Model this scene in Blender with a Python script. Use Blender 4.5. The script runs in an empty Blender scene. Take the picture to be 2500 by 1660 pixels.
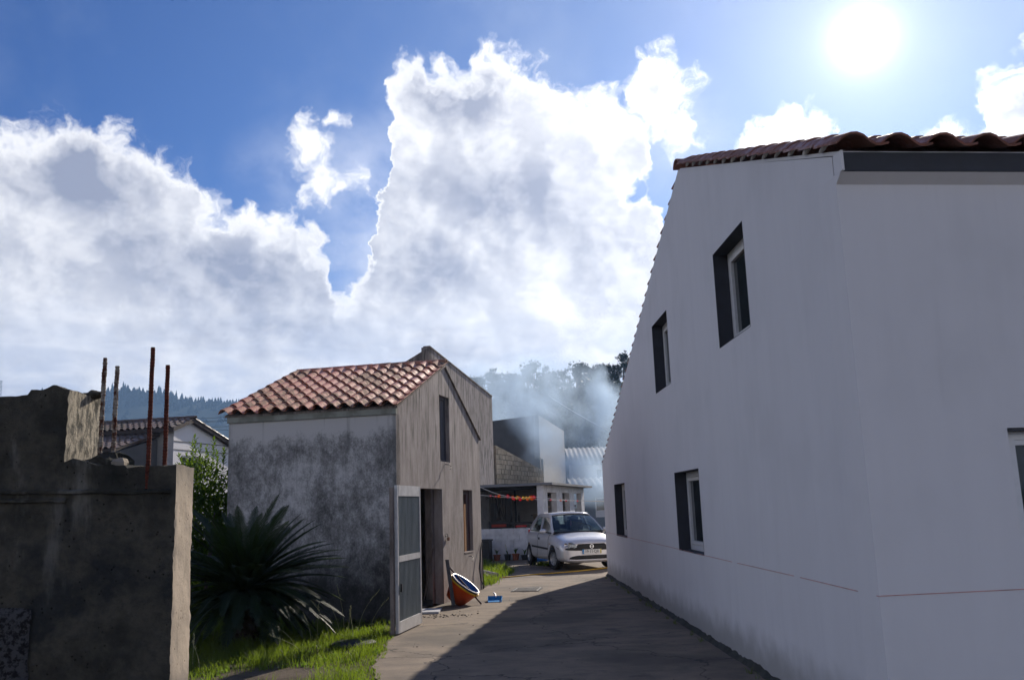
import bpy, bmesh, math, random
import numpy as np
from math import sin, cos, tan, atan, atan2, radians, pi, hypot, sqrt
from mathutils import Vector, Matrix, noise
from mathutils.geometry import tessellate_polygon

random.seed(7)
rng = np.random.default_rng(7)
scene = bpy.context.scene
COL = scene.collection

# ------------------------------------------------------------------ camera
F_PX, CX, CY = 2200.0, 1250.0, 830.0          # focal length and centre in the photograph's pixels
PITCH, ROLL, EYE = atan(405.6 / 2200.0), radians(2.0), 1.68
_f = Vector((0, cos(PITCH), sin(PITCH)))
_r0 = Vector((1, 0, 0)); _u0 = Vector((0, -sin(PITCH), cos(PITCH)))
_r = cos(ROLL) * _r0 - sin(ROLL) * _u0
_u = cos(ROLL) * _u0 + sin(ROLL) * _r0
cam_data = bpy.data.cameras.new('camera')
cam = bpy.data.objects.new('camera', cam_data); COL.objects.link(cam)
cam.matrix_world = Matrix(((_r.x, _u.x, -_f.x, 0), (_r.y, _u.y, -_f.y, 0), (_r.z, _u.z, -_f.z, EYE), (0, 0, 0, 1)))
cam_data.sensor_width = 36.0
cam_data.lens = 36.0 * F_PX / 2500.0
cam_data.clip_start = 0.05
cam_data.clip_end = 6000
scene.camera = cam

# ------------------------------------------------------------------ render and view
scene.view_settings.view_transform = 'Standard'
scene.view_settings.look = 'None'
scene.view_settings.exposure = 0.22
scene.view_settings.gamma = 1.0
scene.view_settings.use_curve_mapping = False
scene.cycles.use_denoising = True
scene.cycles.use_adaptive_sampling = True
scene.cycles.adaptive_threshold = 0.02
scene.cycles.adaptive_min_samples = 12
scene.cycles.max_bounces = 6
scene.cycles.diffuse_bounces = 3
scene.cycles.glossy_bounces = 3
scene.cycles.transmission_bounces = 6
scene.cycles.transparent_max_bounces = 12
scene.cycles.volume_bounces = 1
scene.cycles.sample_clamp_indirect = 4.0
scene.cycles.caustics_reflective = False
scene.cycles.caustics_refractive = False

SUN_AZ, SUN_EL = radians(23.4), radians(26.2)

# ------------------------------------------------------------------ node helper
class NT:
    def __init__(s, tree):
        s.t = tree; s.N = tree.nodes; s.L = tree.links
    def put(s, sock, v):
        if v is None: return
        if isinstance(v, bpy.types.NodeSocket): s.L.new(v, sock)
        elif isinstance(v, bpy.types.Node): s.L.new(v.outputs[0], sock)
        else:
            if isinstance(v, (tuple, list)) and sock.type == 'RGBA' and len(v) == 3: v = (*v, 1)
            sock.default_value = v
    def n(s, typ, ins=None, **props):
        nd = s.N.new('ShaderNode' + typ)
        for k, v in props.items(): setattr(nd, k, v)
        for k, v in (ins or {}).items(): s.put(nd.inputs[k], v)
        return nd
    def m(s, op, a, b=None, c=None, clamp=False):
        nd = s.N.new('ShaderNodeMath'); nd.operation = op; nd.use_clamp = clamp
        for i, v in enumerate((a, b, c)): s.put(nd.inputs[i], v)
        return nd.outputs[0]
    def v(s, op, a, b=None, c=None, scale=None):
        nd = s.N.new('ShaderNodeVectorMath'); nd.operation = op
        for i, v in enumerate((a, b, c)): s.put(nd.inputs[i], v)
        if scale is not None: s.put(nd.inputs['Scale'], scale)
        return nd.outputs['Value'] if op in ('LENGTH', 'DOT_PRODUCT', 'DISTANCE') else nd.outputs[0]
    def sep(s, v): return s.n('SeparateXYZ', {0: v}).outputs
    def xyz(s, x=0.0, y=0.0, z=0.0): return s.n('CombineXYZ', {0: x, 1: y, 2: z}).outputs[0]
    def noise(s, vec, scale=5.0, detail=4.0, rough=0.55, dist=0.0, out=0):
        return s.n('TexNoise', {'Vector': vec, 'Scale': scale, 'Detail': detail, 'Roughness': rough, 'Distortion': dist}).outputs[out]
    def vor(s, vec, scale=5.0, feature='F1', rand=1.0, detail=0.0, out='Distance', smooth=None):
        nd = s.n('TexVoronoi', {'Vector': vec, 'Scale': scale}, feature=feature)
        nd.inputs['Randomness'].default_value = rand
        if detail: nd.inputs['Detail'].default_value = detail
        if smooth is not None: nd.inputs['Smoothness'].default_value = smooth
        return nd.outputs[out]
    def rng(s, v, a, b, c=0.0, d=1.0, kind='SMOOTHSTEP'):
        nd = s.n('MapRange', {0: v, 1: a, 2: b, 3: c, 4: d}, interpolation_type=kind)
        return nd.outputs[0]
    def mix(s, f, a, b, mode='MIX'):
        nd = s.N.new('ShaderNodeMix'); nd.data_type = 'RGBA'; nd.blend_type = mode; nd.clamp_factor = True
        s.put(nd.inputs[0], f); s.put(nd.inputs[6], a); s.put(nd.inputs[7], b)
        return nd.outputs[2]
    def fmix(s, f, a, b):
        nd = s.N.new('ShaderNodeMix'); nd.data_type = 'FLOAT'
        s.put(nd.inputs[0], f); s.put(nd.inputs[2], a); s.put(nd.inputs[3], b)
        return nd.outputs[0]
    def ramp(s, f, stops, interp='LINEAR'):
        nd = s.N.new('ShaderNodeValToRGB'); nd.color_ramp.interpolation = interp
        cr = nd.color_ramp
        while len(cr.elements) < len(stops): cr.elements.new(0.5)
        for e, (p, c) in zip(cr.elements, stops):
            e.position = p; e.color = (*c, 1) if len(c) == 3 else c
        s.put(nd.inputs[0], f)
        return nd.outputs[0]

# ------------------------------------------------------------------ sky
def ang(u, v):
    """direction (azimuth, elevation) of a pixel of the photograph"""
    d = _f * F_PX + _r * (u - CX) - _u * (v - CY)
    return atan2(d.x, d.y), atan2(d.z, hypot(d.x, d.y))

world = bpy.data.worlds.new('World'); scene.world = world; world.use_nodes = True
wt = world.node_tree; wt.nodes.clear()
W = NT(wt)
CLOUD_TOP = [(-480, 430), (-300, 385), (-100, 340), (0, 318), (60, 308), (92, 268), (150, 255), (200, 268), (240, 292), (265, 284), (310, 318), (345, 345),
    (400, 348), (440, 378), (465, 415), (478, 455), (505, 475), (560, 472), (588, 450), (620, 458), (645, 492), (678, 462), (715, 478),
    (728, 512), (765, 522), (790, 562), (805, 625), (815, 690), (850, 665), (900, 590), (925, 500), (940, 300), (950, 205), (958, 160), (980, 128),
    (1020, 126), (1045, 142), (1090, 130), (1150, 120), (1175, 103), (1215, 85), (1255, 92), (1300, 130), (1350, 158), (1398, 178),
    (1425, 218), (1455, 225), (1480, 195), (1505, 192), (1535, 232), (1562, 255), (1582, 335), (1600, 410), (1625, 540), (1700, 620), (1765, 470), (1790, 370),
    (1812, 352), (1842, 275), (1885, 238), (1940, 230), (1990, 248), (2032, 296), (2058, 335), (2080, 372), (2130, 366), (2200, 350), (2262, 322),
    (2292, 292), (2335, 275), (2375, 290), (2402, 285), (2408, 190), (2432, 148), (2478, 108), (2510, 84), (2600, 60), (2700, 130), (2800, 300), (2950, 420), (3200, 560)]
AZ0, AZ1, EL1 = -0.80, 0.80, 0.70

gt = bpy.data.node_groups.new('cloud_field', 'ShaderNodeTree')
gt.interface.new_socket('Vector', in_out='INPUT', socket_type='NodeSocketVector')
gt.interface.new_socket('Field', in_out='OUTPUT', socket_type='NodeSocketFloat')
gt.interface.new_socket('Puff', in_out='OUTPUT', socket_type='NodeSocketFloat')
G = NT(gt)
gi = gt.nodes.new('NodeGroupInput'); go = gt.nodes.new('NodeGroupOutput')
P = gi.outputs[0]                      # (azimuth, elevation, 0)
w1 = G.noise(G.v('MULTIPLY', P, (1, 1.15, 1)), 11.0, 4.0, 0.55, out=1)
w1 = G.v('SUBTRACT', w1, (0.5, 0.5, 0.5))
Pw = G.v('MULTIPLY_ADD', w1, (0.060, 0.048, 0), P)
w2 = G.v('SUBTRACT', G.noise(P, 42.0, 3.0, 0.6, out=1), (0.5, 0.5, 0.5))
Pw = G.v('MULTIPLY_ADD', w2, (0.030, 0.016, 0), Pw)
px_, py_, _z = G.sep(Pw)
fc = G.N.new('ShaderNodeFloatCurve')
crv = fc.mapping.curves[0]
pts = []
for (u, v) in CLOUD_TOP:
    a, e = ang(u, v)
    pts.append(((a - AZ0) / (AZ1 - AZ0), e / EL1))
pts = [q for q in pts if 0.0 < q[0] < 1.0]
crv.points[0].location = (0.0, 0.66); crv.points[1].location = (1.0, 0.66)  # cloud outside the view, raised to whiten and brighten the shade
for q in pts: crv.points.new(*q)
for p_ in crv.points: p_.handle_type = 'VECTOR'
fc.mapping.use_clip = False
fc.mapping.update()
G.put(fc.inputs['Value'], G.rng(px_, AZ0, AZ1, 0.0, 1.0, 'LINEAR'))
top = G.m('MULTIPLY', fc.outputs[0], EL1)
T = G.m('MULTIPLY', G.m('SUBTRACT', top, py_), 22.0)
T = G.m('MINIMUM', T, 1.6)
def blob(u, v, rx, ry, amp):
    a, e = ang(u, v)
    d = G.v('MULTIPLY', G.v('SUBTRACT', Pw, (a, e, 0)), (F_PX / rx, F_PX / ry, 0))
    return G.m('MULTIPLY', G.m('SUBTRACT', 1.0, G.v('LENGTH', d)), amp)
for b in ((1612, 225, 100, 115, 1.0), (1665, 300, 66, 90, 0.95), (755, 372, 60, 75, .9), (775, 440, 80, 80, .95), (850, 465, 110, 60, .55), (812, 296, 34, 20, .7), (1780, 392, 40, 26, .6), (1715, 350, 50, 26, .4),
          (700, 2600, 10, 10, 0)):
    if b[4]: T = G.m('MAXIMUM', T, blob(*b))
for b in ((868, 560, 75, 105, 1.6), (920, 400, 40, 70, 1.0), (870, 640, 60, 40, 0.5), (1570, 470, 70, 60, 1.2)):
    T = G.m('SUBTRACT', T, G.m('MAXIMUM', G.m('MULTIPLY', blob(*b[:4], 1.0), b[4] * 1.6), 0.0))
puff = G.vor(Pw, 26.0, 'SMOOTH_F1', 1.0, smooth=0.35)
puff2 = G.vor(Pw, 64.0, 'SMOOTH_F1', 1.0, smooth=0.3)
fine = G.noise(Pw, 75.0, 6.0, 0.6)
big = G.noise(P, 5.0, 3.0, 0.5)
T = G.m('MULTIPLY_ADD', G.m('SUBTRACT', 0.42, puff), 0.75, T)
T = G.m('MULTIPLY_ADD', G.m('SUBTRACT', 0.42, puff2), 0.32, T)
T = G.m('MULTIPLY_ADD', G.m('SUBTRACT', fine, 0.5), 0.95, T)
T = G.m('MULTIPLY_ADD', G.m('SUBTRACT', big, 0.5), 0.9, T)
G.L.new(T, go.inputs[0]); G.L.new(puff, go.inputs[1])

def fineW(W, q):
    return W.noise(q, 38.0, 4.0, 0.55)

def make_world():
    D = W.n('TexCoord').outputs['Generated']
    x, y, z = W.sep(D)
    az = W.m('ARCTAN2', x, y)
    el = W.m('ARCSINE', z)
    PP = W.xyz(az, el, 0.0)
    sa, se = SUN_AZ, SUN_EL
    tosun = W.v('NORMALIZE', W.v('SUBTRACT', (sa, se, 0), PP))
    g1 = W.N.new('ShaderNodeGroup'); g1.node_tree = gt; W.put(g1.inputs[0], PP)
    T1, soft = g1.outputs[0], g1.outputs[1]
    sky = W.n('TexSky', sky_type='NISHITA', sun_disc=False, sun_elevation=SUN_EL, sun_rotation=SUN_AZ,
              altitude=50, air_density=1.0, dust_density=0.04, ozone_density=3.0)
    skyc = W.v('MULTIPLY', W.v('SCALE', sky.outputs[0], scale=SKY_STRENGTH_IN), (0.46, 0.68, 0.98))
    sd0 = (sin(sa) * cos(se), cos(sa) * cos(se), sin(se))
    th0 = W.m('ARCCOSINE', W.m('MINIMUM', W.v('DOT_PRODUCT', D, sd0), 0.99999))
    skyc = W.v('MULTIPLY', skyc, W.v('ADD', W.v('SCALE', (0.66, 0.46, 0.26), scale=W.rng(th0, 1.0, 0.25, 0, 1, 'LINEAR')), (0.20, 0.44, 0.68)))
    alpha = W.rng(T1, -0.08, 0.52)
    def relief(q):
        return W.m('MULTIPLY_ADD', W.vor(q, 13.0, 'SMOOTH_F1', 1.0, smooth=0.8), -0.7, W.noise(q, 11.0, 6.0, 0.58))
    qa = W.v('MULTIPLY', PP, (1, 1.25, 1))
    wq = W.v('MULTIPLY_ADD', W.v('SUBTRACT', W.noise(qa, 14.0, 3.0, 0.5, out=1), (0.5, 0.5, 0.5)), (0.03, 0.03, 0), qa)
    r0 = relief(wq); r1 = relief(W.v('MULTIPLY_ADD', tosun, (0.012, 0.012, 0), wq))
    slope = W.rng(W.m('SUBTRACT', r0, r1), -0.11, 0.15)
    rim = W.rng(T1, 1.15, 0.20)
    var = W.rng(W.noise(W.v('MULTIPLY', PP, (1, 1.5, 1)), 4.2, 4.0, 0.5), 0.36, 0.62)
    lum = W.m('MULTIPLY_ADD', slope, 0.30, W.m('MULTIPLY_ADD', var, 0.34, 0.29))
    lum = W.m('MULTIPLY_ADD', W.m('SUBTRACT', fineW(W, wq), 0.5), 0.25, lum)
    shade = None
    for (u, v, rx, ry, amt) in ((110, 440, 230, 110, .9), (330, 640, 520, 95, .75), (60, 600, 160, 120, .6), (1110, 240, 150, 90, .95), (1230, 520, 190, 190, .8), (1080, 640, 170, 110, .7), (700, 820, 420, 60, .35), (1420, 640, 120, 70, .4), (2480, 280, 60, 140, .3)):
        a, e = ang(u, v)
        d = W.v('MULTIPLY', W.v('SUBTRACT', wq, (a, e * 1.25, 0)), (F_PX / rx, F_PX / ry / 1.25, 0))
        k_ = W.m('MULTIPLY', W.rng(W.v('LENGTH', d), 1.35, 0.25), amt)
        shade = k_ if shade is None else W.m('MAXIMUM', shade, k_)
    lum = W.m('MULTIPLY_ADD', shade, -0.40, lum)
    lum = W.fmix(W.m('MULTIPLY', rim, 0.8), lum, 0.95)
    ccol = W.mix(W.rng(lum, 0.10, 0.85, 0, 1, 'LINEAR'), (0.25, 0.275, 0.37), (0.84, 0.835, 0.85))
    # the bright air round the sun
    sd = (sin(sa) * cos(se), cos(sa) * cos(se), sin(se))
    ca = W.v('DOT_PRODUCT', D, sd)
    th = W.m('ARCCOSINE', W.m('MINIMUM', ca, 0.99999))
    glow = W.m('ADD', W.m('MULTIPLY', W.m('EXPONENT', W.m('MULTIPLY', th, -4.5)), 0.42),
               W.m('ADD', W.m('MULTIPLY', W.m('EXPONENT', W.m('MULTIPLY', th, -98.0)), 5.0), W.m('MULTIPLY', W.m('EXPONENT', W.m('MULTIPLY', th, -8.0)), 0.34)))
    wide = W.m('EXPONENT', W.m('MULTIPLY', th, -2.3))
    near = W.m('MULTIPLY_ADD', wide, 0.30, 1.08)
    ccol = W.v('SCALE', ccol, scale=near)
    # low sheet of thin cloud towards the horizon
    streak = W.noise(W.v('MULTIPLY', PP, (1.2, 6.0, 1)), 6.0, 5.0, 0.55)
    lowm = W.m('MULTIPLY', W.rng(el, 0.34, 0.12), W.rng(streak, 0.40, 0.56, 0.25, 1.0))
    lowc = W.v('SCALE', W.mix(W.rng(streak, 0.45, 0.7), (0.42, 0.47, 0.60), (0.72, 0.74, 0.81)), scale=near)
    c = W.mix(W.m('MULTIPLY', lowm, 0.85), skyc, lowc)
    # thin veil high up
    veil = W.noise(PP, 3.0, 5.0, 0.6)
    c = W.mix(W.m('MULTIPLY', W.rng(veil, 0.42, 0.75), 0.35), c, (0.40, 0.48, 0.66))
    sheet = W.m('MULTIPLY', W.rng(el, 0.27, 0.10), W.rng(W.noise(W.v('MULTIPLY', PP, (1.6, 3.4, 1)), 5.5, 5.0, 0.55), 0.38, 0.60, 0.15, 0.95))
    hz_ = None
    for (u, v, rx, ry, amt) in ((900, 440, 230, 150, .55), (960, 610, 200, 150, .75), (700, 420, 150, 120, .25), (1640, 330, 170, 160, .35), (1010, 330, 120, 160, .4)):
        a, e = ang(u, v)
        k_ = W.m('MULTIPLY', W.rng(W.v('LENGTH', W.v('MULTIPLY', W.v('SUBTRACT', wq, (a, e * 1.25, 0)), (F_PX / rx, F_PX / ry / 1.25, 0))), 1.3, 0.1), amt)
        hz_ = k_ if hz_ is None else W.m('MAXIMUM', hz_, k_)
    wisp = W.rng(W.noise(wq, 13.0, 6.0, 0.6), 0.30, 0.62, 0.25, 1.0)
    c = W.mix(W.m('MULTIPLY', hz_, wisp), c, W.v('SCALE', (0.60, 0.64, 0.76), scale=near))
    c = W.mix(alpha, c, ccol)
    c = W.mix(sheet, c, lowc)
    gl = W.v('SCALE', (1.0, 0.985, 0.96), scale=glow)
    c = W.v('ADD', c, gl)
    bg = W.n('Background', {'Color': c, 'Strength': 1.0})
    out = W.N.new('ShaderNodeOutputWorld')
    W.L.new(bg.outputs[0], out.inputs['Surface'])
    world.cycles.sampling_method = 'MANUAL'
    world.cycles.sample_map_resolution = 512
SKY_STRENGTH_IN = 0.10
make_world()

sun_data = bpy.data.lights.new('sun', 'SUN')
sun_data.energy = 5.0; sun_data.angle = radians(0.53); sun_data.color = (1.0, 0.90, 0.78)
sun = bpy.data.objects.new('sun', sun_data); COL.objects.link(sun)
sun.location = (60, 140, 80)
_sd = Vector((sin(SUN_AZ) * cos(SUN_EL), cos(SUN_AZ) * cos(SUN_EL), sin(SUN_EL)))
sun.rotation_euler = _sd.to_track_quat('Z', 'Y').to_euler()

# ------------------------------------------------------------------ places
CAMP = Vector((0, 0, EYE))
def at(u, v, Y):
    """the point seen at pixel (u, v) of the photograph, Y metres down the lane"""
    d = _f * F_PX + _r * (u - CX) - _u * (v - CY)
    return CAMP + d * (Y / d.y)
def azdir(deg):
    a = radians(deg)
    return Vector((sin(a), cos(a), 0)), Vector((cos(a), -sin(a), 0))   # along, outward normal to its right

# ------------------------------------------------------------------ mesh building
class MB:
    def __init__(s): s.v = []; s.f = []
    def add(s, vs, fs):
        o = len(s.v); s.v.extend([tuple(q) for q in vs]); s.f.extend([tuple(i + o for i in f) for f in fs]); return s
    def quad(s, a, b, c, d): return s.add((a, b, c, d), ((0, 1, 2, 3),))
    def box(s, c, size, ax=None, ch=0.0):
        """box centred at c; ax = optional (x, y, z) axes; ch = chamfer of the four long edges"""
        X, Y, Z = ax or (Vector((1, 0, 0)), Vector((0, 1, 0)), Vector((0, 0, 1)))
        c = Vector(c); a, b, h = size[0] / 2, size[1] / 2, size[2] / 2
        if ch:
            pr = [(-a + ch, -b), (a - ch, -b), (a, -b + ch), (a, b - ch), (a - ch, b), (-a + ch, b), (-a, b - ch), (-a, -b + ch)]
            n = 8
        else:
            pr = [(-a, -b), (a, -b), (a, b), (-a, b)]; n = 4
        vs = [c + X * p[0] + Y * p[1] - Z * h for p in pr] + [c + X * p[0] + Y * p[1] + Z * h for p in pr]
        fs = [tuple(range(n))[::-1], tuple(range(n, 2 * n))] + [(i, (i + 1) % n, (i + 1) % n + n, i + n) for i in range(n)]
        return s.add(vs, fs)
    def beam(s, p0, p1, w, h, up=(0, 0, 1)):
        p0, p1 = Vector(p0), Vector(p1); d = p1 - p0; L = d.length; d.normalize()
        X = d.cross(Vector(up))
        if X.length < 1e-4: X = d.cross(Vector((1, 0, 0)))
        X.normalize(); Z = X.cross(d).normalized()
        return s.box((p0 + p1) / 2, (w, L, h), (X, d, Z))
    def tube(s, pts, r, seg=8, cap=True):
        pts = [Vector(p) for p in pts]; n = len(pts); rs = r if isinstance(r, (list, tuple)) else [r] * n
        vs = []; X = None
        for i, p in enumerate(pts):
            d = (pts[min(i + 1, n - 1)] - pts[max(i - 1, 0)])
            d = d.normalized() if d.length > 1e-9 else Vector((0, 0, 1))
            if X is None:
                X = d.cross(Vector((0, 0, 1)))
                if X.length < 0.05: X = d.cross(Vector((1, 0, 0)))
            X = (X - d * X.dot(d)).normalized(); Y = d.cross(X)
            vs += [p + (X * cos(2 * pi * k / seg) + Y * sin(2 * pi * k / seg)) * rs[i] for k in range(seg)]
        fs = [(i * seg + k, i * seg + (k + 1) % seg, (i + 1) * seg + (k + 1) % seg, (i + 1) * seg + k) for i in range(n - 1) for k in range(seg)]
        if cap: fs += [tuple(range(seg))[::-1], tuple((n - 1) * seg + k for k in range(seg))]
        return s.add(vs, fs)
    def lathe(s, prof, c=(0, 0, 0), axis=(0, 0, 1), seg=24):
        c = Vector(c); Z = Vector(axis).normalized()
        X = Z.cross(Vector((0, 1, 0)));  X = X.normalized() if X.length > .05 else Vector((1, 0, 0)); Y = Z.cross(X)
        n = len(prof)
        vs = [c + Z * z + (X * cos(2 * pi * k / seg) + Y * sin(2 * pi * k / seg)) * r for (r, z) in prof for k in range(seg)]
        fs = [(i * seg + k, i * seg + (k + 1) % seg, (i + 1) * seg + (k + 1) % seg, (i + 1) * seg + k) for i in range(n - 1) for k in range(seg)]
        return s.add(vs, fs)
    def ball(s, c, r, seg=10, rings=6, sq=(1, 1, 1)):
        c = Vector(c); vs = []
        for i in range(rings + 1):
            t = pi * i / rings
            for k in range(seg):
                a = 2 * pi * k / seg
                vs.append(c + Vector((r * sq[0] * sin(t) * cos(a), r * sq[1] * sin(t) * sin(a), r * sq[2] * cos(t))))
        fs = [(i * seg + k, i * seg + (k + 1) % seg, (i + 1) * seg + (k + 1) % seg, (i + 1) * seg + k) for i in range(rings) for k in range(seg)]
        return s.add(vs, fs)
    def wall(s, O, d, n, outline, holes=(), thick=0.2, back=True):
        """upright wall: outline and holes are lists of (t, z); O + d*t + z; n = outward normal; solid thickness inwards"""
        O, d, n = Vector(O), Vector(d), Vector(n)
        loops = [list(outline)] + [list(h) for h in holes]
        flat = [q for l in loops for q in l]
        tris = tessellate_polygon([[Vector((q[0], q[1], 0)) for q in l] for l in loops])
        P = lambda q, o: O + d * q[0] + Vector((0, 0, q[1])) - n * o
        fs = []
        for t in tris:
            a, b, c = [Vector((*flat[i], 0)) for i in t]
            cr = (b - a).cross(c - a).z
            # want the face normal along n:  (d x z) . n
            sgn = d.cross(Vector((0, 0, 1))).dot(n)
            fs.append(tuple(t) if cr * sgn > 0 else tuple(t)[::-1])
        s.add([P(q, 0) for q in flat], fs)
        if back: s.add([P(q, thick) for q in flat], [f[::-1] for f in fs])
        for l in loops:
            m = len(l)
            s.add([P(q, 0) for q in l] + [P(q, thick) for q in l], [(i, (i + 1) % m, (i + 1) % m + m, i + m) for i in range(m)])
        return s

ORIG = {}
def mesh_of(name, mb, mat=None, smooth=False, off=None, recalc=True):
    me = bpy.data.meshes.new(name)
    vs = mb.v if off is None else [(q[0] - off[0], q[1] - off[1], q[2] - off[2]) for q in mb.v]
    me.from_pydata(vs, [], mb.f)
    if recalc:
        bm = bmesh.new(); bm.from_mesh(me)
        bmesh.ops.remove_doubles(bm, verts=bm.verts, dist=1e-5)
        bmesh.ops.recalc_face_normals(bm, faces=bm.faces)
        bm.to_mesh(me); bm.free()
    if smooth:
        me.shade_smooth()
        try: me.set_sharp_from_angle(angle=radians(40))
        except Exception: pass
    if mat: me.materials.append(mat)
    return me
def link(o, parent=None, loc=(0, 0, 0), rot=None):
    COL.objects.link(o); o.parent = parent; o.location = loc
    if rot is not None: o.rotation_euler = rot
    return o
def part(name, mb, mat, parent, smooth=False, label=None, kind=None, recalc=True):
    """a part built in the place's own coordinates, hung under its thing"""
    off = ORIG.get(parent)
    o = bpy.data.objects.new(name, mesh_of(name, mb, mat, smooth, off, recalc))
    link(o, parent); ORIG[o] = off
    if label: o['label'] = label
    if kind: o['kind'] = kind
    return o
def lpart(name, me, parent, loc=(0, 0, 0), rot=None, label=None):
    """a part from shared mesh data in its parent's coordinates"""
    o = bpy.data.objects.new(name, me); link(o, parent, loc, rot)
    if label: o['label'] = label
    return o
def tag(o, label, cat, group=None):
    o['label'] = label; o['category'] = cat
    if group: o['group'] = group
    return o
def thing(name, label, cat, loc, rotz=0.0, group=None):
    o = bpy.data.objects.new(name, None); o.empty_display_size = 0.2
    link(o, None, loc, (0, 0, rotz)); ORIG[o] = Vector(loc) if not rotz else None
    return tag(o, label, cat, group)
def solo(name, mb, mat, label, cat, group=None, smooth=False, base=None, recalc=True):
    """a thing that is one mesh, origin at its base"""
    if base is None:
        a = np.array(mb.v); base = (float(a[:, 0].mean()), float(a[:, 1].mean()), float(a[:, 2].min()))
    o = bpy.data.objects.new(name, mesh_of(name, mb, mat, smooth, Vector(base), recalc))
    link(o, None, base); ORIG[o] = Vector(base)
    return tag(o, label, cat, group)
def struct(name, mb, mat, smooth=False, kind='structure', recalc=True):
    o = bpy.data.objects.new(name, mesh_of(name, mb, mat, smooth, None, recalc)); link(o); o['kind'] = kind
    ORIG[o] = Vector((0, 0, 0))
    return o
def bevel(o, w, seg=2, ang=35):
    m = o.modifiers.new('bevel', 'BEVEL'); m.width = w; m.segments = seg; m.limit_method = 'ANGLE'; m.angle_limit = radians(ang)
    return o
def copy_tree(o, parent=None):
    c = o.copy(); COL.objects.link(c); c.parent = parent
    for ch in list(o.children): copy_tree(ch, c)
    return c

# ------------------------------------------------------------------ materials
def mat(name, build):
    m = bpy.data.materials.new(name); m.use_nodes = True; t = m.node_tree; t.nodes.clear()
    n = NT(t); out = t.nodes.new('ShaderNodeOutputMaterial')
    r = build(n)
    n.L.new(r, out.inputs['Surface'])
    return m
def bsdf(n, col, rough=0.8, bump=None, bstr=0.3, bdist=0.01, metal=0.0, spec=0.4, **kw):
    ins = {'Base Color': col, 'Roughness': rough, 'Metallic': metal, 'Specular IOR Level': spec}
    ins.update(kw)
    b = n.n('BsdfPrincipled', ins)
    if bump is not None:
        bp = n.n('Bump', {'Height': bump, 'Strength': bstr, 'Distance': bdist}); n.L.new(bp.outputs[0], b.inputs['Normal'])
    return b.outputs[0]
def pos(n): return n.n('NewGeometry').outputs['Position']
def oco(n): return n.n('TexCoord').outputs['Object']
def plain(name, col, rough=0.6, metal=0.0, spec=0.4, var=0.12, sc=18.0, space='o', bump=0.15, **kw):
    def b(n):
        p = oco(n) if space == 'o' else pos(n)
        nz = n.noise(p, sc, 4, .6)
        c = n.mix(n.rng(nz, 0.3, 0.7), tuple(x * (1 - var) for x in col), tuple(min(1, x * (1 + var)) for x in col))
        return bsdf(n, c, n.rng(nz, 0.2, 0.8, rough * .85, min(1, rough * 1.15)), n.noise(p, sc * 5, 3, .6), bump, 0.002, metal, spec, **kw)
    return mat(name, b)

def m_plaster(n):
    p = pos(n)
    s = n.noise(n.v('MULTIPLY', p, (3.0, 3.0, 0.35)), 1.6, 5, .6)
    d = n.noise(p, 1.1, 4, .55)
    sp = n.rng(n.noise(p, 26, 3, .6), .70, .78)
    _, _, z = n.sep(p)
    c = n.mix(n.rng(s, .35, .75), (.80, .785, .80), (.772, .757, .772))
    c = n.mix(n.m('MULTIPLY', n.rng(d, .45, .8), .35), c, (.62, .615, .62))
    # rain marks under the eaves and splash dirt at the foot
    run = n.rng(n.noise(n.v('MULTIPLY', p, (9, 9, .5)), 1.0, 3, .6), .58, .72)
    c = n.mix(n.m('MULTIPLY', run, .06), c, (.42, .40, .36))
    foot = n.m('MULTIPLY', n.rng(n.m('ADD', z, n.m('MULTIPLY', n.noise(p, 3, 4), -.35)), .28, -.05), .7)
    c = n.mix(foot, c, (.30, .29, .27))
    c = n.mix(n.m('MULTIPLY', sp, .25), c, (.5, .49, .47))
    return bsdf(n, c, .9, n.m('ADD', n.noise(p, 60, 4, .6), n.m('MULTIPLY', n.noise(p, 5, 3), 1.5)), .12, .004, spec=.2)
M_PLASTER = mat('white_plaster', m_plaster)

def board_concrete(light, dark, seams=True):
    def b(n):
        p = pos(n)
        q = n.v('MULTIPLY', p, (1, 1, .30))
        s1 = n.noise(n.v('MULTIPLY', p, (1, 1, .35)), 4.5, 8, .70); s2 = n.noise(q, 16, 7, .74); s3 = n.noise(n.v('MULTIPLY', p, (1, 1, .6)), 2.2, 7, .66)
        c = n.mix(n.rng(s1, .34, .64), dark, light)
        c = n.mix(n.m('MULTIPLY', n.rng(s2, .52, .74), .30), c, tuple(x * .55 for x in dark))
        c = n.mix(n.m('MULTIPLY', n.rng(s3, .5, .74), .55), c, tuple(x * .62 for x in dark))
        c = n.mix(n.m('MULTIPLY', n.rng(n.noise(p, 22, 5, .65), .58, .74), .35), c, tuple(min(1, x * 1.35) for x in light))
        _, _, z = n.sep(p)
        # moss washing down from the top
        mz = n.noise(n.v('MULTIPLY', p, (1, 1, .12)), 12, 5, .6)
        c = n.mix(n.m('MULTIPLY', n.m('MULTIPLY', n.rng(mz, .50, .66), n.rng(z, 1.6, 3.6, .12, 1.0)), .75), c, (.05, .047, .042))
        seam = n.rng(n.vor(n.v('MULTIPLY', n.v('ADD', p, n.v('SCALE', n.noise(p, 3.0, 3, .5, out=1), scale=.02)), (7.0, 1.7, 0.0)), 1.0, 'DISTANCE_TO_EDGE'), .05, .0)
        c = n.mix(n.m('MULTIPLY', n.m('MULTIPLY', seam, n.rng(z, 1.9, 3.4)), .38), c, (.06, .052, .046))
        h = n.m('ADD', n.m('MULTIPLY', s1, 1.2), n.m('ADD', s2, n.m('MULTIPLY', n.noise(p, 90, 3), .4)))
        return bsdf(n, c, .92, h, .3, .006, spec=.15)
    return b
M_BOARD = mat('board_marked_concrete', board_concrete((.41, .365, .345), (.275, .243, .228)))
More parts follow.
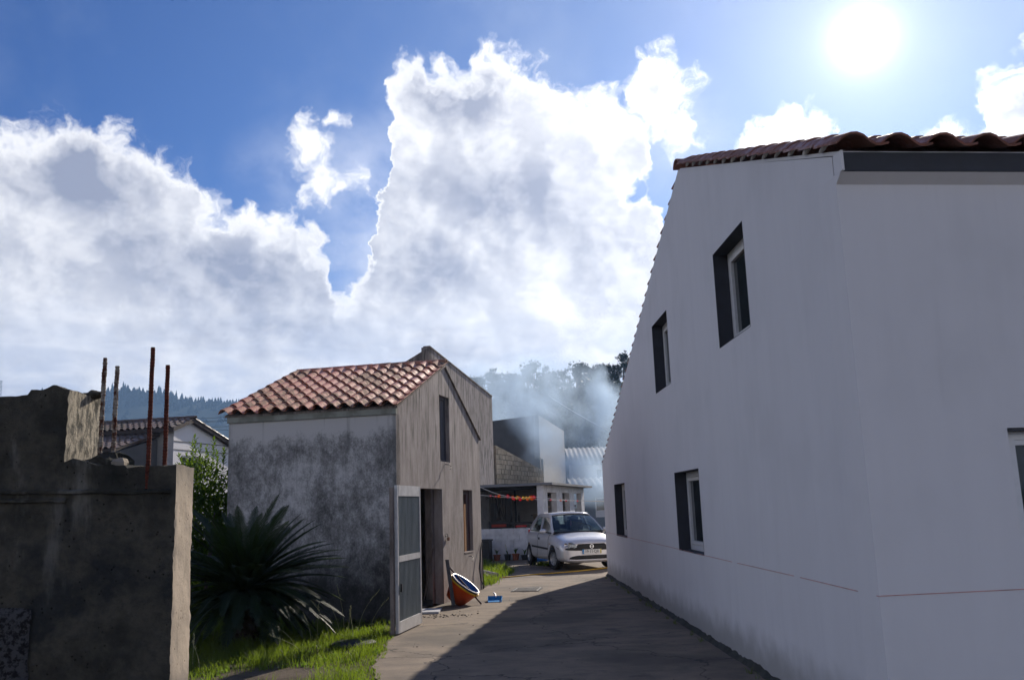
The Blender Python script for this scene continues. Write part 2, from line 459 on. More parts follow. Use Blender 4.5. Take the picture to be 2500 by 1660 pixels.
M_BOARD_DARK = mat('board_marked_concrete_dark', board_concrete((.33, .28, .25), (.17, .142, .126)))

def m_mould(n):
    p = pos(n); x, y, z = n.sep(p)
    w = n.v('MULTIPLY', p, (1, 1, .7))
    a = n.noise(w, 1.5, 3, .55); b = n.noise(w, 5.5, 9, .76); f = n.noise(w, 40, 6, .75)
    cover = n.m('ADD', n.m('MULTIPLY', a, .65), n.m('ADD', n.m('MULTIPLY', b, .95), n.m('MULTIPLY', f, .55)))
    hz = n.rng(z, 3.16, 2.70, -.36, 0.0)                     # clean band below the eaves
    low = n.rng(z, 2.2, .2, 0.0, .12, 'LINEAR')
    right = n.rng(x, -4.9, -1.9, .05, .08, 'LINEAR')
    k = n.m('ADD', n.m('ADD', cover, hz), n.m('ADD', low, right))
    c = n.mix(n.rng(k, .93, 1.20), (.62, .60, .585), (.31, .30, .29))
    c = n.mix(n.rng(k, 1.12, 1.40), c, (.115, .113, .108))
    st = n.rng(n.noise(n.v('MULTIPLY', p, (1, 1, .08)), 8, 4, .6), .55, .72)
    c = n.mix(n.m('MULTIPLY', st, .3), c, (.09, .09, .085))
    # darker towards the foot
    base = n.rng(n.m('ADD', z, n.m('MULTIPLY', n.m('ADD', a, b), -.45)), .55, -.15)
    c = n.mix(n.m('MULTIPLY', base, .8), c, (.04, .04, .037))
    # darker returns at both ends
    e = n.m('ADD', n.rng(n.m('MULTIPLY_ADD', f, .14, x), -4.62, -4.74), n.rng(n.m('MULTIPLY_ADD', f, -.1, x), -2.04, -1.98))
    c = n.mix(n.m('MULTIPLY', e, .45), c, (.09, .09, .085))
    return bsdf(n, c, .9, n.m('ADD', b, f), .5, .006, spec=.15)
M_MOULD = mat('mouldy_whitewash', m_mould)

def m_fascia(n):
    p = pos(n)
    c = n.mix(n.rng(n.noise(p, 4, 5, .6), .35, .7), (.36, .37, .33), (.22, .225, .19))
    return bsdf(n, c, .9, n.noise(p, 40, 4), .3, .004, spec=.15)
M_FASCIA = mat('painted_fascia', m_fascia)

def m_oldwall(n):
    p = pos(n)
    a = n.noise(p, 2.6, 6, .62); f = n.noise(p, 22, 6, .7); g = n.noise(n.v('MULTIPLY', p, (1, 1, .25)), 7, 5, .6)
    pit = n.vor(p, 34, 'F1', 1.0)
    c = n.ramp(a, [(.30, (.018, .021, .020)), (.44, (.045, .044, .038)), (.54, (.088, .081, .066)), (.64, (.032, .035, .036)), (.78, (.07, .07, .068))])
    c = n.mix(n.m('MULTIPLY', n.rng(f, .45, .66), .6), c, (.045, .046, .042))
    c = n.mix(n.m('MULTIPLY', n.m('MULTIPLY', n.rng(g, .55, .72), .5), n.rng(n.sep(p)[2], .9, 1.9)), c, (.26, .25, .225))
    pk = n.m('MULTIPLY', n.rng(pit, .17, .07), n.rng(n.noise(p, 9, 2), .45, .6))
    c = n.mix(pk, c, (.015, .015, .013))
    h = n.m('SUBTRACT', n.m('ADD', n.m('MULTIPLY', a, 2.0), n.m('MULTIPLY', f, 1.3)), n.m('MULTIPLY', pk, 2.0))
    return bsdf(n, c, .95, h, .8, .012, spec=.1)
M_OLDWALL = mat('weathered_rough_concrete', m_oldwall)
def m_cutface(n):
    p = pos(n); x, y, z = n.sep(p)
    a = n.noise(p, 5, 6, .6); pit = n.vor(n.v('MULTIPLY', p, (1, 1, .7)), 46, 'F1', 1.0)
    c = n.mix(n.rng(a, .35, .7), (.50, .415, .32), (.36, .30, .235))
    c = n.mix(n.m('MULTIPLY', n.rng(n.noise(n.v('MULTIPLY', p, (1, 1, .3)), 9, 5, .6), .52, .7), .6), c, (.17, .155, .13))
    c = n.mix(n.m('MULTIPLY', n.rng(z, 1.72, 1.93), .65), c, (.15, .14, .12))
    pk = n.m('MULTIPLY', n.rng(pit, .16, .08), n.rng(n.noise(p, 13, 2), .47, .6))
    c = n.mix(pk, c, (.05, .045, .035))
    return bsdf(n, c, .93, n.m('SUBTRACT', n.m('ADD', a, n.noise(p, 45, 5, .65)), n.m('MULTIPLY', pk, 2)), .6, .006, spec=.12)
M_CUT = mat('smooth_cast_concrete', m_cutface)

def m_drive(n):
    p = pos(n)
    a = n.noise(p, .55, 5, .55); b = n.noise(n.v('MULTIPLY', p, (.8, 1.25, 1)), 2.2, 8, .68); f = n.noise(p, 45, 5, .65)
    c = n.mix(n.rng(b, .34, .68), (.265, .208, .152), (.175, .138, .104))
    c = n.mix(n.m('MULTIPLY', n.rng(a, .45, .66), .62), c, (.062, .055, .048))
    c = n.mix(n.m('MULTIPLY', n.rng(f, .5, .7), .32), c, (.09, .08, .07))
    stain = n.rng(n.noise(n.v('ADD', p, (3.1, 1.7, 0)), 1.3, 5, .6), .60, .72)
    c = n.mix(n.m('MULTIPLY', stain, .6), c, (.045, .043, .042))
    spots = n.m('MULTIPLY', n.rng(n.vor(n.v('MULTIPLY', p, (1, 1.6, 1)), 7.0), .16, .07), n.rng(n.noise(p, .8, 2), .50, .58))
    c = n.mix(n.m('MULTIPLY', spots, .7), c, (.03, .03, .03))
    ck = n.vor(n.v('ADD', p, n.v('SCALE', n.noise(p, 2.5, 4, .6, out=1), scale=.5)), .42, 'DISTANCE_TO_EDGE')
    crack = n.rng(ck, .006, .0015)
    c = n.mix(n.m('MULTIPLY', crack, .7), c, (.03, .028, .025))
    return bsdf(n, c, .88, n.m('SUBTRACT', n.m('ADD', n.m('MULTIPLY', b, .7), f), n.m('MULTIPLY', crack, 1.5)), .5, .006, spec=.3)
M_DRIVE = mat('stained_concrete_paving', m_drive)

def m_earth(n):
    p = pos(n)
    a = n.noise(p, 1.1, 6, .6); f = n.noise(p, 30, 5, .7)
    far = n.rng(n.v('LENGTH', p), 20, 60)
    c = n.mix(n.rng(a, .35, .65), (.075, .058, .042), (.14, .112, .085))
    c = n.mix(n.m('MULTIPLY', n.rng(f, .5, .7), .5), c, (.03, .026, .02))
    c = n.mix(far, c, n.mix(n.noise(p, .12, 4), (.04, .06, .02), (.075, .085, .035)))
    return bsdf(n, c, .95, f, .7, .02, spec=.1)
M_EARTH = mat('soil', m_earth)

def tile_mat(name, base, lichen, amount):
    def b(n):
        p = pos(n); r = n.n('ObjectInfo').outputs['Random']
        q = n.v('ADD', p, n.xyz(n.m('MULTIPLY', r, 17.0), n.m('MULTIPLY', r, 5.0), 0.0))
        c = n.mix(n.noise(q, 3.0, 4, .6), tuple(x * .78 for x in base), tuple(min(1, x * 1.22) for x in base))
        c = n.mix(n.m('MULTIPLY', n.rng(r, .2, 1.0), .30), c, (base[0] * .72, base[1] * 1.0, base[2] * 1.15))
        k = n.m('ADD', n.noise(q, 9, 6, .68), n.m('MULTIPLY', n.m('SUBTRACT', n.noise(p, 1.0, 3), .5), .8))
        c = n.mix(n.m('MULTIPLY', n.rng(k, .50, .62), amount), c, lichen)
        c = n.mix(n.m('MULTIPLY', n.rng(n.noise(q, 24, 5, .7), .57, .66), amount * .7), c, (.035, .032, .026))
        return bsdf(n, c, n.rng(k, .4, .65, .42, .85), n.m('ADD', n.noise(q, 40, 4), k), .35, .005, spec=.5)
    return mat(name, b)
M_TILE = tile_mat('terracotta_tile', (.56, .21, .125), (.17, .135, .095), .70)
M_TILE_RED = tile_mat('red_clay_tile', (.30, .115, .08), (.15, .09, .06), .45)
M_TILE_BROWN = tile_mat('brown_weathered_tile', (.135, .085, .062), (.06, .055, .045), .8)
M_MORTAR = plain('mortar', (.55, .52, .48), .9, var=.3, sc=12, space='w', bump=.5)

def glass_dark(name, tint=(.018, .024, .026), rough=.05):
    return mat(name, lambda n: bsdf(n, n.mix(n.rng(n.noise(pos(n), 3, 3), .3, .7), tint, tuple(x * 1.6 for x in tint)), rough, spec=.6, IOR=1.5))
M_GLASS = glass_dark('window_glass')
def m_carglass(n):
    p = oco(n)
    dirt = n.rng(n.noise(p, 6, 5, .6), .4, .8)
    g = n.n('BsdfGlossy', {'Color': (.9, .95, .95, 1), 'Roughness': n.m('MULTIPLY_ADD', dirt, .08, .02)}).outputs[0]
    t = n.n('BsdfTransparent', {'Color': (.50, .60, .60, 1)}).outputs[0]
    fr = n.n('Fresnel', {'IOR': 1.5}).outputs[0]
    return n.n('MixShader', {0: n.m('MULTIPLY_ADD', fr, .9, .02), 1: t, 2: g}).outputs[0]
M_CARGLASS = mat('car_glass', m_carglass)
M_PVC = plain('white_window_frame', (.78, .78, .79), .35, var=.04, bump=.05)
M_SLATE = plain('dark_grey_painted_reveal', (.045, .048, .060), .7, var=.15, space='w', sc=6)
M_RUST = mat('rusty_steel', lambda n: bsdf(n, n.mix(n.rng(n.noise(pos(n), 40, 6, .7), .35, .7), (.13, .035, .022), (.045, .018, .014)), .9, n.noise(pos(n), 120, 4), .7, .003, spec=.2))
M_CAKED = mat('cement_caked_steel', lambda n: bsdf(n, n.mix(n.rng(n.noise(pos(n), 30, 6, .7), .42, .6), (.30, .27, .23), (.085, .035, .025)), .95, n.noise(pos(n), 60, 5), 1, .006, spec=.1))
M_CHALK = plain('red_chalk', (.55, .30, .28), .9, var=.3, sc=8, space='w')
M_ALU = plain('aluminium', (.62, .62, .63), .42, metal=.3, var=.1, sc=9)
def m_ribbed(n):
    p = oco(n)
    return bsdf(n, n.mix(n.rng(n.noise(n.v('MULTIPLY', p, (1, 1, .2)), 6, 5, .6), .35, .7), (.20, .235, .25), (.12, .145, .16)), .35, spec=.5)
M_RIB = mat('blue_grey_ribbed_plastic', m_ribbed)
M_BLACK = plain('black_plastic', (.012, .012, .014), .5, var=.3)
M_CHAR = plain('charcoal_metal', (.03, .031, .034), .6, var=.3)
M_WOOD = mat('weathered_wood', lambda n: bsdf(n, n.mix(n.noise(n.v('MULTIPLY', oco(n), (14, 14, 1.2)), 3, 5, .6), (.10, .075, .06), (.24, .19, .16)), .85, n.noise(n.v('MULTIPLY', oco(n), (30, 30, 2)), 3, 4), .4, .004, spec=.2))
M_WOOD_GREY = mat('silvered_planks', lambda n: bsdf(n, n.mix(n.noise(n.v('MULTIPLY', pos(n), (14, 14, 1.0)), 2, 5, .6), (.055, .055, .062), (.17, .165, .175)), .85, n.noise(n.v('MULTIPLY', pos(n), (30, 30, 2)), 3, 4), .4, .004, spec=.2))
M_ORANGE_WOOD = mat('varnished_board', lambda n: bsdf(n, n.mix(n.noise(n.v('MULTIPLY', pos(n), (14, 14, 1.0)), 2, 5, .6), (.34, .16, .06), (.50, .26, .11)), .5, spec=.4))
M_MAROON = plain('maroon_painted_wood', (.085, .040, .040), .6, var=.3, space='w')
M_ORANGE = plain('orange_plastic', (.62, .085, .015), .45, var=.12, sc=5)
M_BLUE = plain('blue_plastic', (.012, .095, .33), .35, var=.1, sc=5)
M_CYAN = plain('bright_blue_plastic', (.01, .24, .58), .4, var=.1)
M_WHITEP = plain('white_plastic', (.75, .76, .78), .4, var=.06)
M_YELLOW = plain('yellow_plastic', (.62, .36, .02), .45, var=.1)
M_RED = plain('red_plastic', (.55, .03, .03), .5, var=.15)
M_WHITEWALL = mat('whitewashed_blocks', lambda n: bsdf(n, n.mix(n.rng(n.noise(pos(n), 4, 5, .6), .35, .75), (.60, .61, .64), (.42, .43, .46)), .9, n.noise(pos(n), 30, 4), .4, .006, spec=.15))
M_GREYPLASTER = mat('grey_render', lambda n: bsdf(n, n.mix(n.rng(n.noise(pos(n), 1.2, 6, .6), .3, .75), (.36, .345, .33), (.23, .22, .21)), .92, n.noise(pos(n), 20, 4), .3, .01, spec=.12))
M_DARKPLASTER = mat('dark_grey_render', lambda n: bsdf(n, n.mix(n.rng(n.noise(pos(n), .8, 6, .6), .3, .75), (.13, .13, .135), (.085, .085, .09)), .92, n.noise(pos(n), 12, 4), .3, .01, spec=.12))
def m_block(n):
    p = pos(n); r = n.n('ObjectInfo').outputs['Random']
    c = n.mix(r, (.235, .20, .155), (.345, .30, .24))
    c = n.mix(n.m('MULTIPLY', n.rng(n.noise(p, 2.2, 5, .6), .48, .7), .6), c, (.13, .115, .09))
    c = n.mix(n.m('MULTIPLY', n.rng(n.noise(p, 18, 5, .7), .5, .7), .4), c, (.12, .10, .08))
    return bsdf(n, c, .95, n.noise(p, 45, 5, .7), .7, .01, spec=.1)
M_BLOCK = mat('bare_concrete_block', m_block)
M_TIN = plain('corrugated_metal', (.20, .21, .23), .85, spec=.1, var=.12, sc=1.2, space='w')
M_TINDARK = plain('grey_fibre_cement', (.16, .165, .18), .8, var=.2, sc=2, space='w')
M_SEEDED = plain('dry_stalk', (.38, .36, .17), .8, var=.3)
def leafmat(name, c1, c2, rough=.42, trans=.45, tc=(.25, .42, .03), sc=8.0, spec=.5):
    def b(n):
        p = pos(n)
        r = n.noise(p, sc, 3, .6)
        c = n.mix(n.rng(r, .35, .65), c1, c2)
        s = bsdf(n, c, rough, spec=spec)
        t = n.n('BsdfTranslucent', {'Color': n.mix(r, tc, tuple(x * .55 for x in tc))}).outputs[0]
        return n.n('MixShader', {0: trans, 1: s, 2: t}).outputs[0]
    return mat(name, b)
M_GRASS = leafmat('grass', (.030, .055, .010), (.085, .10, .025), .5, .5, (.30, .43, .03), 2.2, .25)
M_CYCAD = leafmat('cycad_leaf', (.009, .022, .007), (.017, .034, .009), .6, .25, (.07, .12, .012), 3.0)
M_LAUREL = leafmat('laurel_leaf', (.015, .045, .010), (.035, .075, .014), .22, .38, (.26, .42, .02), 9.0)
M_TREE = leafmat('woodland_leaf', (.007, .017, .013), (.014, .028, .019), .6, .2, (.035, .055, .02), .25, .2)
M_BARK = plain('bark', (.07, .055, .045), .95, var=.3, sc=9)
M_HILL = mat('wooded_ground', lambda n: bsdf(n, n.mix(n.noise(pos(n), .2, 6, .65), (.008, .016, .011), (.020, .032, .019)), .95, spec=.05))

# =================================================================== GROUND
g = MB()
def gz(x, y):
    return 0.0
xs = [-1600, -600, -120, -40, -20, -10, -6, -3, 0, 3, 6, 12, 30, 100, 500, 1600]
ys = [-1600, -400, -60, -15, -5, 0, 5, 10, 15, 20, 30, 50, 100, 250, 700, 1100, 1600]
vs = [(x, y, -0.012) for y in ys for x in xs]
nx = len(xs)
g.add(vs, [(j * nx + i, j * nx + i + 1, (j + 1) * nx + i + 1, (j + 1) * nx + i) for j in range(len(ys) - 1) for i in range(nx - 1)])
struct('ground', g, M_EARTH, recalc=False)

# concrete lane: ragged left edge where the grass takes over
random.seed(3)
edge = [(-0.9, -9), (-1.0, 0), (-1.05, 4), (-1.25, 7.5)]
for k in range(40):
    y = 8.0 + k * 0.16
    x = np.interp(y, [8, 9.7, 10.45, 11.1, 12.5, 13.8, 14.4], [-1.30, -1.50, -1.69, -1.68, -1.78, -1.89, -1.90])
    edge.append((x + random.uniform(-.035, .035) + .03 * sin(y * 5), y))
edge += [(-1.92, 14.5), (-0.74, 19.9), (-0.72, 20.6)]
for k in range(14):
    y = 20.8 + k * .5
    edge.append((np.interp(y, [20.8, 22, 23.6, 25, 27.3], [-.62, -.52, -.22, -.15, -.5]) + random.uniform(-.05, .05), y))
edge += [(-1.2, 29), (-1.9, 33)]
poly = edge + [(9, 33), (9, -9)]
g = MB(); tr = tessellate_polygon([[Vector((q[0], q[1], 0)) for q in poly]])
top = [(q[0], q[1], 0.0) for q in poly]; bot = [(q[0], q[1], -0.05) for q in poly]
fs = []
for t in tr:
    a, b, c = [Vector(top[i]) for i in t]
    fs.append(tuple(t) if (b - a).cross(c - a).z > 0 else tuple(t)[::-1])
g.add(top, fs)
n_ = len(poly)
g.add(top + bot, [(i, (i + 1) % n_, (i + 1) % n_ + n_, i + n_) for i in range(n_)])
struct('driveway', g, M_DRIVE, recalc=False)

# =================================================================== ROOF TILES
def tile_mesh(name, w, L, mat_, h=.060, th=.013, prof=None, seg=9):
    """one Roman clay tile: x across, y up the slope, z out of the roof; lower end at y = 0"""
    pr = []
    for i in range(seg):
        a = i / (seg - 1)
        if a <= .66: b = a / .66; pr.append((a * w * 1.10, h * sin(pi * b) ** .8 if 0 < b < 1 else 0))
        else: b = (a - .66) / .34; pr.append((a * w * 1.10, -.012 * sin(pi * b)))
    mb = MB(); vs = []
    for (y, lift, s) in ((0, .022, 1.04), (L, .0, .94)):
        for (x, z) in pr: vs.append((x * s, y, z * s + lift))
        for (x, z) in pr: vs.append((x * s, y, z * s + lift - th))
    k = len(pr); fs = []
    for i in range(k - 1):
        fs += [(i, i + 1, 2 * k + i + 1, 2 * k + i), (k + i + 1, k + i, 3 * k + i, 3 * k + i + 1), (i + 1, i, k + i, k + i + 1)]
    fs += [(0, 2 * k, 3 * k, k), (k - 1, 2 * k - 1, 4 * k - 1, 3 * k - 1)]
    mb.add(vs, fs)
    return mesh_of(name, mb, mat_, True, None, False)

def lay_tiles(parent, org, ax, up, ncol, nrow, w, expo, mesh, name='tile', stuff_from=None, jitter=.004, skip=None):
    """tiles as parts; org = lower left corner, ax = across, up = up the slope"""
    nrm = ax.cross(up).normalized(); M0 = Matrix((ax, up, nrm)).transposed().to_4x4()
    o = ORIG.get(parent) or Vector((0, 0, 0))
    for j in range(nrow):
        for i in range(ncol):
            if skip and skip(i, j): continue
            p = org + ax * (i * w + random.uniform(-jitter, jitter)) + up * (j * expo + random.uniform(-jitter, jitter) * 1.5) + nrm * (.004 + random.uniform(0, jitter))
            t = bpy.data.objects.new(name, mesh); COL.objects.link(t); t.parent = parent
            m = M0 @ Matrix.Rotation(random.uniform(-.012, .012), 4, 'Z'); m.translation = p - o
            t.matrix_local = m
def merged_tiles(parent, org, ax, up, ncol, nrow, w, expo, mesh, mat_, cond, name='roof_tiles'):
    nrm = ax.cross(up).normalized(); mb = MB()
    vv = [v.co.copy() for v in mesh.vertices]; ff = [tuple(p.vertices) for p in mesh.polygons]
    for j in range(nrow):
        for i in range(ncol):
            if not cond(i, j): continue
            p = org + ax * (i * w + random.uniform(-.004, .004)) + up * (j * expo) + nrm * .004
            mb.add([p + ax * v.x + up * v.y + nrm * v.z for v in vv], ff)
    return part(name, mb, mat_, parent, True, kind='stuff', recalc=False)

# =================================================================== WHITE HOUSE (right)
Z3 = Vector((0, 0, 1))
HO = Vector((2.384, 6.225, 0))
HE, HN_ = azdir(-1.18); HN = -HN_                       # along the gable wall (away), outward = left
F2 = Vector((sin(radians(84.1)), cos(radians(84.1)), 0))  # along the front wall (right)
FN = Vector((cos(radians(84.1)), -sin(radians(84.1)), 0))  # outward = towards the camera
house = thing('white_house', 'large white plastered house with small dark-framed side windows and clay tile roof on the right', 'house', (2.384, 6.225, 0))
GL = 15.66; PK = 5.13
gable = [(.03, -.05), (GL, -.05), (GL, 2.60), (PK, 5.985), (.03, 4.11)]
wins = [(2.42, 3.67, 3.325, 4.40), (6.56, 7.81, 3.33, 4.40), (5.19, 6.76, 1.00, 2.07), (11.96, 13.58, .99, 2.067)]
holes = [[(a, c), (b, c), (b, d), (a, d)] for a, b, c, d in wins]
w = MB().wall(HO, HE, HN, gable, holes, .30)
part('side_wall', w, M_PLASTER, house)
# front wall with the glazed door opening
FW = 8.2
dh = [(1.062, .02), (3.2, .02), (3.2, 2.10), (1.062, 2.10)]
w = MB().wall(HO, F2, FN, [(0, -.05), (FW, -.05), (FW, 3.96), (0, 3.96)], [dh], .30)
part('front_wall', w, M_PLASTER, house)
# back and far walls
HR = HO + F2 * FW; HB = HO + HE * GL
w = MB().wall(HB + F2 * .01, F2, -FN, [(0, -.05), (FW, -.05), (FW, 2.60), (0, 2.60)], [], .25)
part('back_wall', w, M_PLASTER, house)
w = MB().wall(HR, HE, -HN, gable, [], .25)
part('far_side_wall', w, M_PLASTER, house)
# cornice, fascia band
c = MB()
for (o0, o1, z0, z1) in ((.0, .085, 3.885, 3.953),):
    A = HO - HE * .0; a0 = A + Vector((0, 0, z0)); 
    vs = [a0, a0 + Z3 * (z1 - z0), a0 + Z3 * (z1 - z0) + FN * o1, HR + Z3 * z0, HR + Z3 * z1, HR + Z3 * z1 + FN * o1]
    c.add(vs, [(0, 2, 1), (3, 4, 5), (0, 3, 5, 2), (1, 2, 5, 4), (0, 1, 4, 3)])
part('cornice', c, M_PLASTER, house)
c = MB()
c.box(HO + F2 * (FW / 2 + .02) + FN * .045 + Z3 * 4.027, (FW, .09, .142), (F2, -FN, Z3))
part('fascia_board', c, M_SLATE, house)  # dark colour holds both its paint and the shade under the tiles
c = MB()       # end of the verge that closes the fascia
c.box(HO + FN * .05 + Z3 * 4.03 + F2 * .010, (.018, .125, .150), (F2, -FN, Z3))
part('verge_end', c, M_PLASTER, house)
# roof slopes
up1 = (HE * PK + Z3 * (6.005 - 4.118)).normalized(); up2 = (HE * -(GL - PK) + Z3 * (6.03 - 2.66)).normalized()
rf = MB()
E0 = HO + FN * .06 + Z3 * 4.118 + F2 * .03; R0 = HO + HE * PK + Z3 * 6.005 + F2 * .03; B0 = HB + Z3 * 2.62 + HE * .06 + F2 * .03
RW = F2 * (FW + .2)
for a, b in ((E0, R0), (R0, B0)):
    dn = Z3 * -.03
    rf.add([a, b, b + RW, a + RW, a + dn, b + dn, b + dn + RW, a + dn + RW], [(0, 1, 2, 3), (7, 6, 5, 4), (0, 4, 5, 1), (3, 2, 6, 7), (0, 3, 7, 4), (1, 5, 6, 2)])
roof = part('roof', rf, M_PLASTER, house)
TW, TE = .335, .36
tm = tile_mesh('big_tile', TW, .42, M_TILE_RED, h=.068, th=.016)
ncol = 24; nr1 = 15; nr2 = 31
o1 = E0 - F2 * .08 + FN * .10 + Z3 * .0
lay_tiles(roof, o1, F2, up1, 1, nr1, TW, .362, tm)
lay_tiles(roof, o1 + F2 * TW, F2, up1, ncol - 1, 1, TW, .362, tm)
merged_tiles(roof, o1, F2, up1, ncol, nr1, TW, .362, tm, M_TILE_RED, lambda i, j: i > 0 and j > 0)
o2 = B0 + F2 * (FW + .1) + HE * .05 + Z3 * .02
lay_tiles(roof, o2 - F2 * (TW * (ncol - 0) - .10), -F2, up2, 1, nr2, TW, .355, tm)   # verge column of the far slope
merged_tiles(roof, o2, -F2, up2, ncol - 1, nr2, TW, .355, tm, M_TILE_RED, lambda i, j: True)
# ridge caps
def cap_mesh(name, L, r, mat_):
    mb = MB(); k = 8; vs = []
    for (y, s) in ((0, 1.0), (L, .86)):
        for q in (1.0, .86):
            for i in range(k + 1):
                a = pi * i / k; vs.append((cos(a) * r * s * q, y, sin(a) * r * s * q * .8))
    K = k + 1; fs = []
    for i in range(k): fs += [(i, i + 1, 2 * K + i + 1, 2 * K + i), (K + i + 1, K + i, 3 * K + i, 3 * K + i + 1), (i + 1, i, K + i, K + i + 1), (2 * K + i, 2 * K + i + 1, 3 * K + i + 1, 3 * K + i)]
    fs += [(0, 2 * K, 3 * K, K), (k, K + k, 3 * K + k, 2 * K + k)]
    return mesh_of(name, mb.add(vs, fs), mat_, True, None, False)
def lay_caps(parent, start, d, n, pitch, mesh, tilt=.03):
    o = ORIG.get(parent); X = d.cross(Z3).normalized()
    for i in range(n):
        m = Matrix((X, d, Z3)).transposed().to_4x4() @ Matrix.Rotation(random.uniform(-.02, .02) + tilt, 4, 'X')
        m.translation = start + d * (i * pitch) - o + Z3 * random.uniform(0, .008)
        t = bpy.data.objects.new('ridge_tile', mesh); COL.objects.link(t); t.parent = parent; t.matrix_local = m
capm = cap_mesh('big_cap', .44, .13, M_TILE_RED)
lay_caps(roof, R0 - F2 * .06 + Z3 * .015, F2, 20, .40, capm)
# mortar beds under the verge tiles
mb = MB()
for j in range(nr1 - 1):
    p = E0 + up1 * (j * .362 + .25) - F2 * .028 + Z3 * .035
    part('mortar_bed', MB().ball(p, .03, 7, 5, (.6, 3.8, .55 + random.uniform(0, .4))), M_MORTAR, house, True)

# small side windows: dark reveals, white frames, glass
def side_window(a, b, z0, z1):
    W_, H_ = b - a, z1 - z0; O = HO + HE * a + Z3 * z0
    rv = MB(); d_ = .165
    P = lambda t, z, dep: O + HE * t + Z3 * z - HN * dep
    th = .006
    for (q0, q1) in (((0, 0), (W_, 0)), ((W_, 0), (W_, H_)), ((W_, H_), (0, H_)), ((0, H_), (0, 0))):
        ins = lambda q: (q[0] + (th if q[0] == 0 else -th), q[1] + (th if q[1] == 0 else -th))
        i0, i1 = ins(q0), ins(q1)
        rv.add([P(*q0, -.002), P(*q1, -.002), P(*i1, -.002), P(*i0, -.002), P(*q0, d_), P(*q1, d_), P(*i1, d_), P(*i0, d_)],
               [(0, 1, 2, 3), (7, 6, 5, 4), (0, 4, 5, 1), (3, 2, 6, 7), (0, 3, 7, 4), (1, 5, 6, 2)])
    win = part('window', rv, M_SLATE, house)
    fr = MB(); f = .075; dp = d_ + .03
    cx, cz = W_ / 2, H_ / 2
    for (t, z, sx, sz) in ((f / 2, cz, f, H_), (W_ - f / 2, cz, f, H_), (cx, f / 2, W_ - 2 * f, f), (cx, H_ - f / 2, W_ - 2 * f, f)):
        fr.box(P(t, z, dp), (sx, .06, sz), (HE, HN, Z3), .0)
    g_ = .05                                                     # inner sash
    for (t, z, sx, sz) in ((f + g_ / 2 + .004, cz, g_, H_ - 2 * f - .012), (W_ - f - g_ / 2 - .004, cz, g_, H_ - 2 * f - .012), (cx, f + g_ / 2 + .004, W_ - 2 * f - 2 * g_ - .012, g_), (cx, H_ - f - g_ / 2 - .004, W_ - 2 * f - 2 * g_ - .012, g_)):
        fr.box(P(t, z, dp - .012), (sx, .05, sz), (HE, HN, Z3), .0)
    bevel(part('frame', fr, M_PVC, win), .006, 2)
    gl = MB(); i = f + g_
    gl.box(P(cx, cz, dp + .005), (W_ - 2 * i, .012, H_ - 2 * i), (HE, HN, Z3))
    part('pane', gl, M_GLASS, win)
for q in wins: side_window(*q)
# glazed front door
O = HO + F2 * 1.062
P = lambda t, z, dep: O + F2 * t + Z3 * z - FN * dep
dm = MB(); Wd = 2.138
for (t, z, sx, sz) in ((.045, 1.06, .09, 2.08), (Wd - .045, 1.06, .09, 2.08), (Wd / 2, 2.06, Wd - .18, .08), (Wd / 2, 1.40, Wd - .18, .06), (Wd / 2, .06, Wd - .18, .08), (Wd / 2, 1.06, .10, 2.0), (Wd / 2, 2.0, Wd - .18, .035)):
    dm.box(P(t, z, .10), (sx, .06, sz), (F2, FN, Z3))
gd = part('glazed_door', dm, M_PVC, house)
for (t, z, sx, sz) in ((.56, 1.71, .90, .55), (1.58, 1.71, .90, .55), (.56, .73, .90, 1.26), (1.58, .73, .90, 1.26)):
    gl = MB(); gl.box(P(t, z, .112), (sx, .012, sz), (F2, FN, Z3)); part('pane', gl, M_GLASS, gd)
gl = MB(); gl.box(P(Wd / 2 + .09, 1.05, .055), (.02, .05, .14), (F2, FN, Z3)); part('handle', gl, M_ALU, gd)
rvl = MB()
rvl.box(P(Wd / 2, 2.085, .03), (Wd, .07, .014), (F2, FN, Z3)); part('lintel_trim', rvl, M_SLATE, gd)
# mason's chalk line
random.seed(5)
k = 0.0
while k < GL - .3:
    L_ = random.uniform(.6, 2.2)
    c = MB().beam(HO + HE * k + HN * .002 + Z3 * (1.009 + .003 * sin(k)), HO + HE * min(GL, k + L_) + HN * .002 + Z3 * (1.009 + .003 * sin(k + L_)), .002, .006)
    part('chalk_line', c, M_CHALK, house); k += L_ + random.uniform(.0, .22)
part('chalk_line', MB().beam(HO + FN * .002 + Z3 * 1.01, HO + F2 * 1.06 + FN * .002 + Z3 * 1.011, .002, .006), M_CHALK, house)
# rough concrete haunch along the foot of the side wall
c = MB(); random.seed(11); n_ = 220; vs = []
for k in range(n_ + 1):
    t = -.1 + k * (GL + .15) / n_; r_ = .035 + .03 * noise.noise(Vector((t * 1.3, 0, 0))) + random.uniform(-.008, .008)
    h_ = .035 + .035 * noise.noise(Vector((t * 1.7, 4, 0))) + random.uniform(-.014, .014)
    p = HO + HE * t
    vs += [p + HN * .0 + Z3 * max(.02, h_ + .02), p + HN * max(.02, r_ * .5) + Z3 * max(.012, h_ * .75), p + HN * max(.03, r_) + Z3 * .012, p + HN * max(.05, r_ + .03) - Z3 * .02]
c.add(vs, [(4 * k + i, 4 * k + i + 1, 4 * k + i + 5, 4 * k + i + 4) for k in range(n_) for i in range(3)])
part('rubble_footing', c, plain('mossy_rubble', (.05, .05, .042), .95, var=.5, sc=8, space='w', bump=.8), house, True)

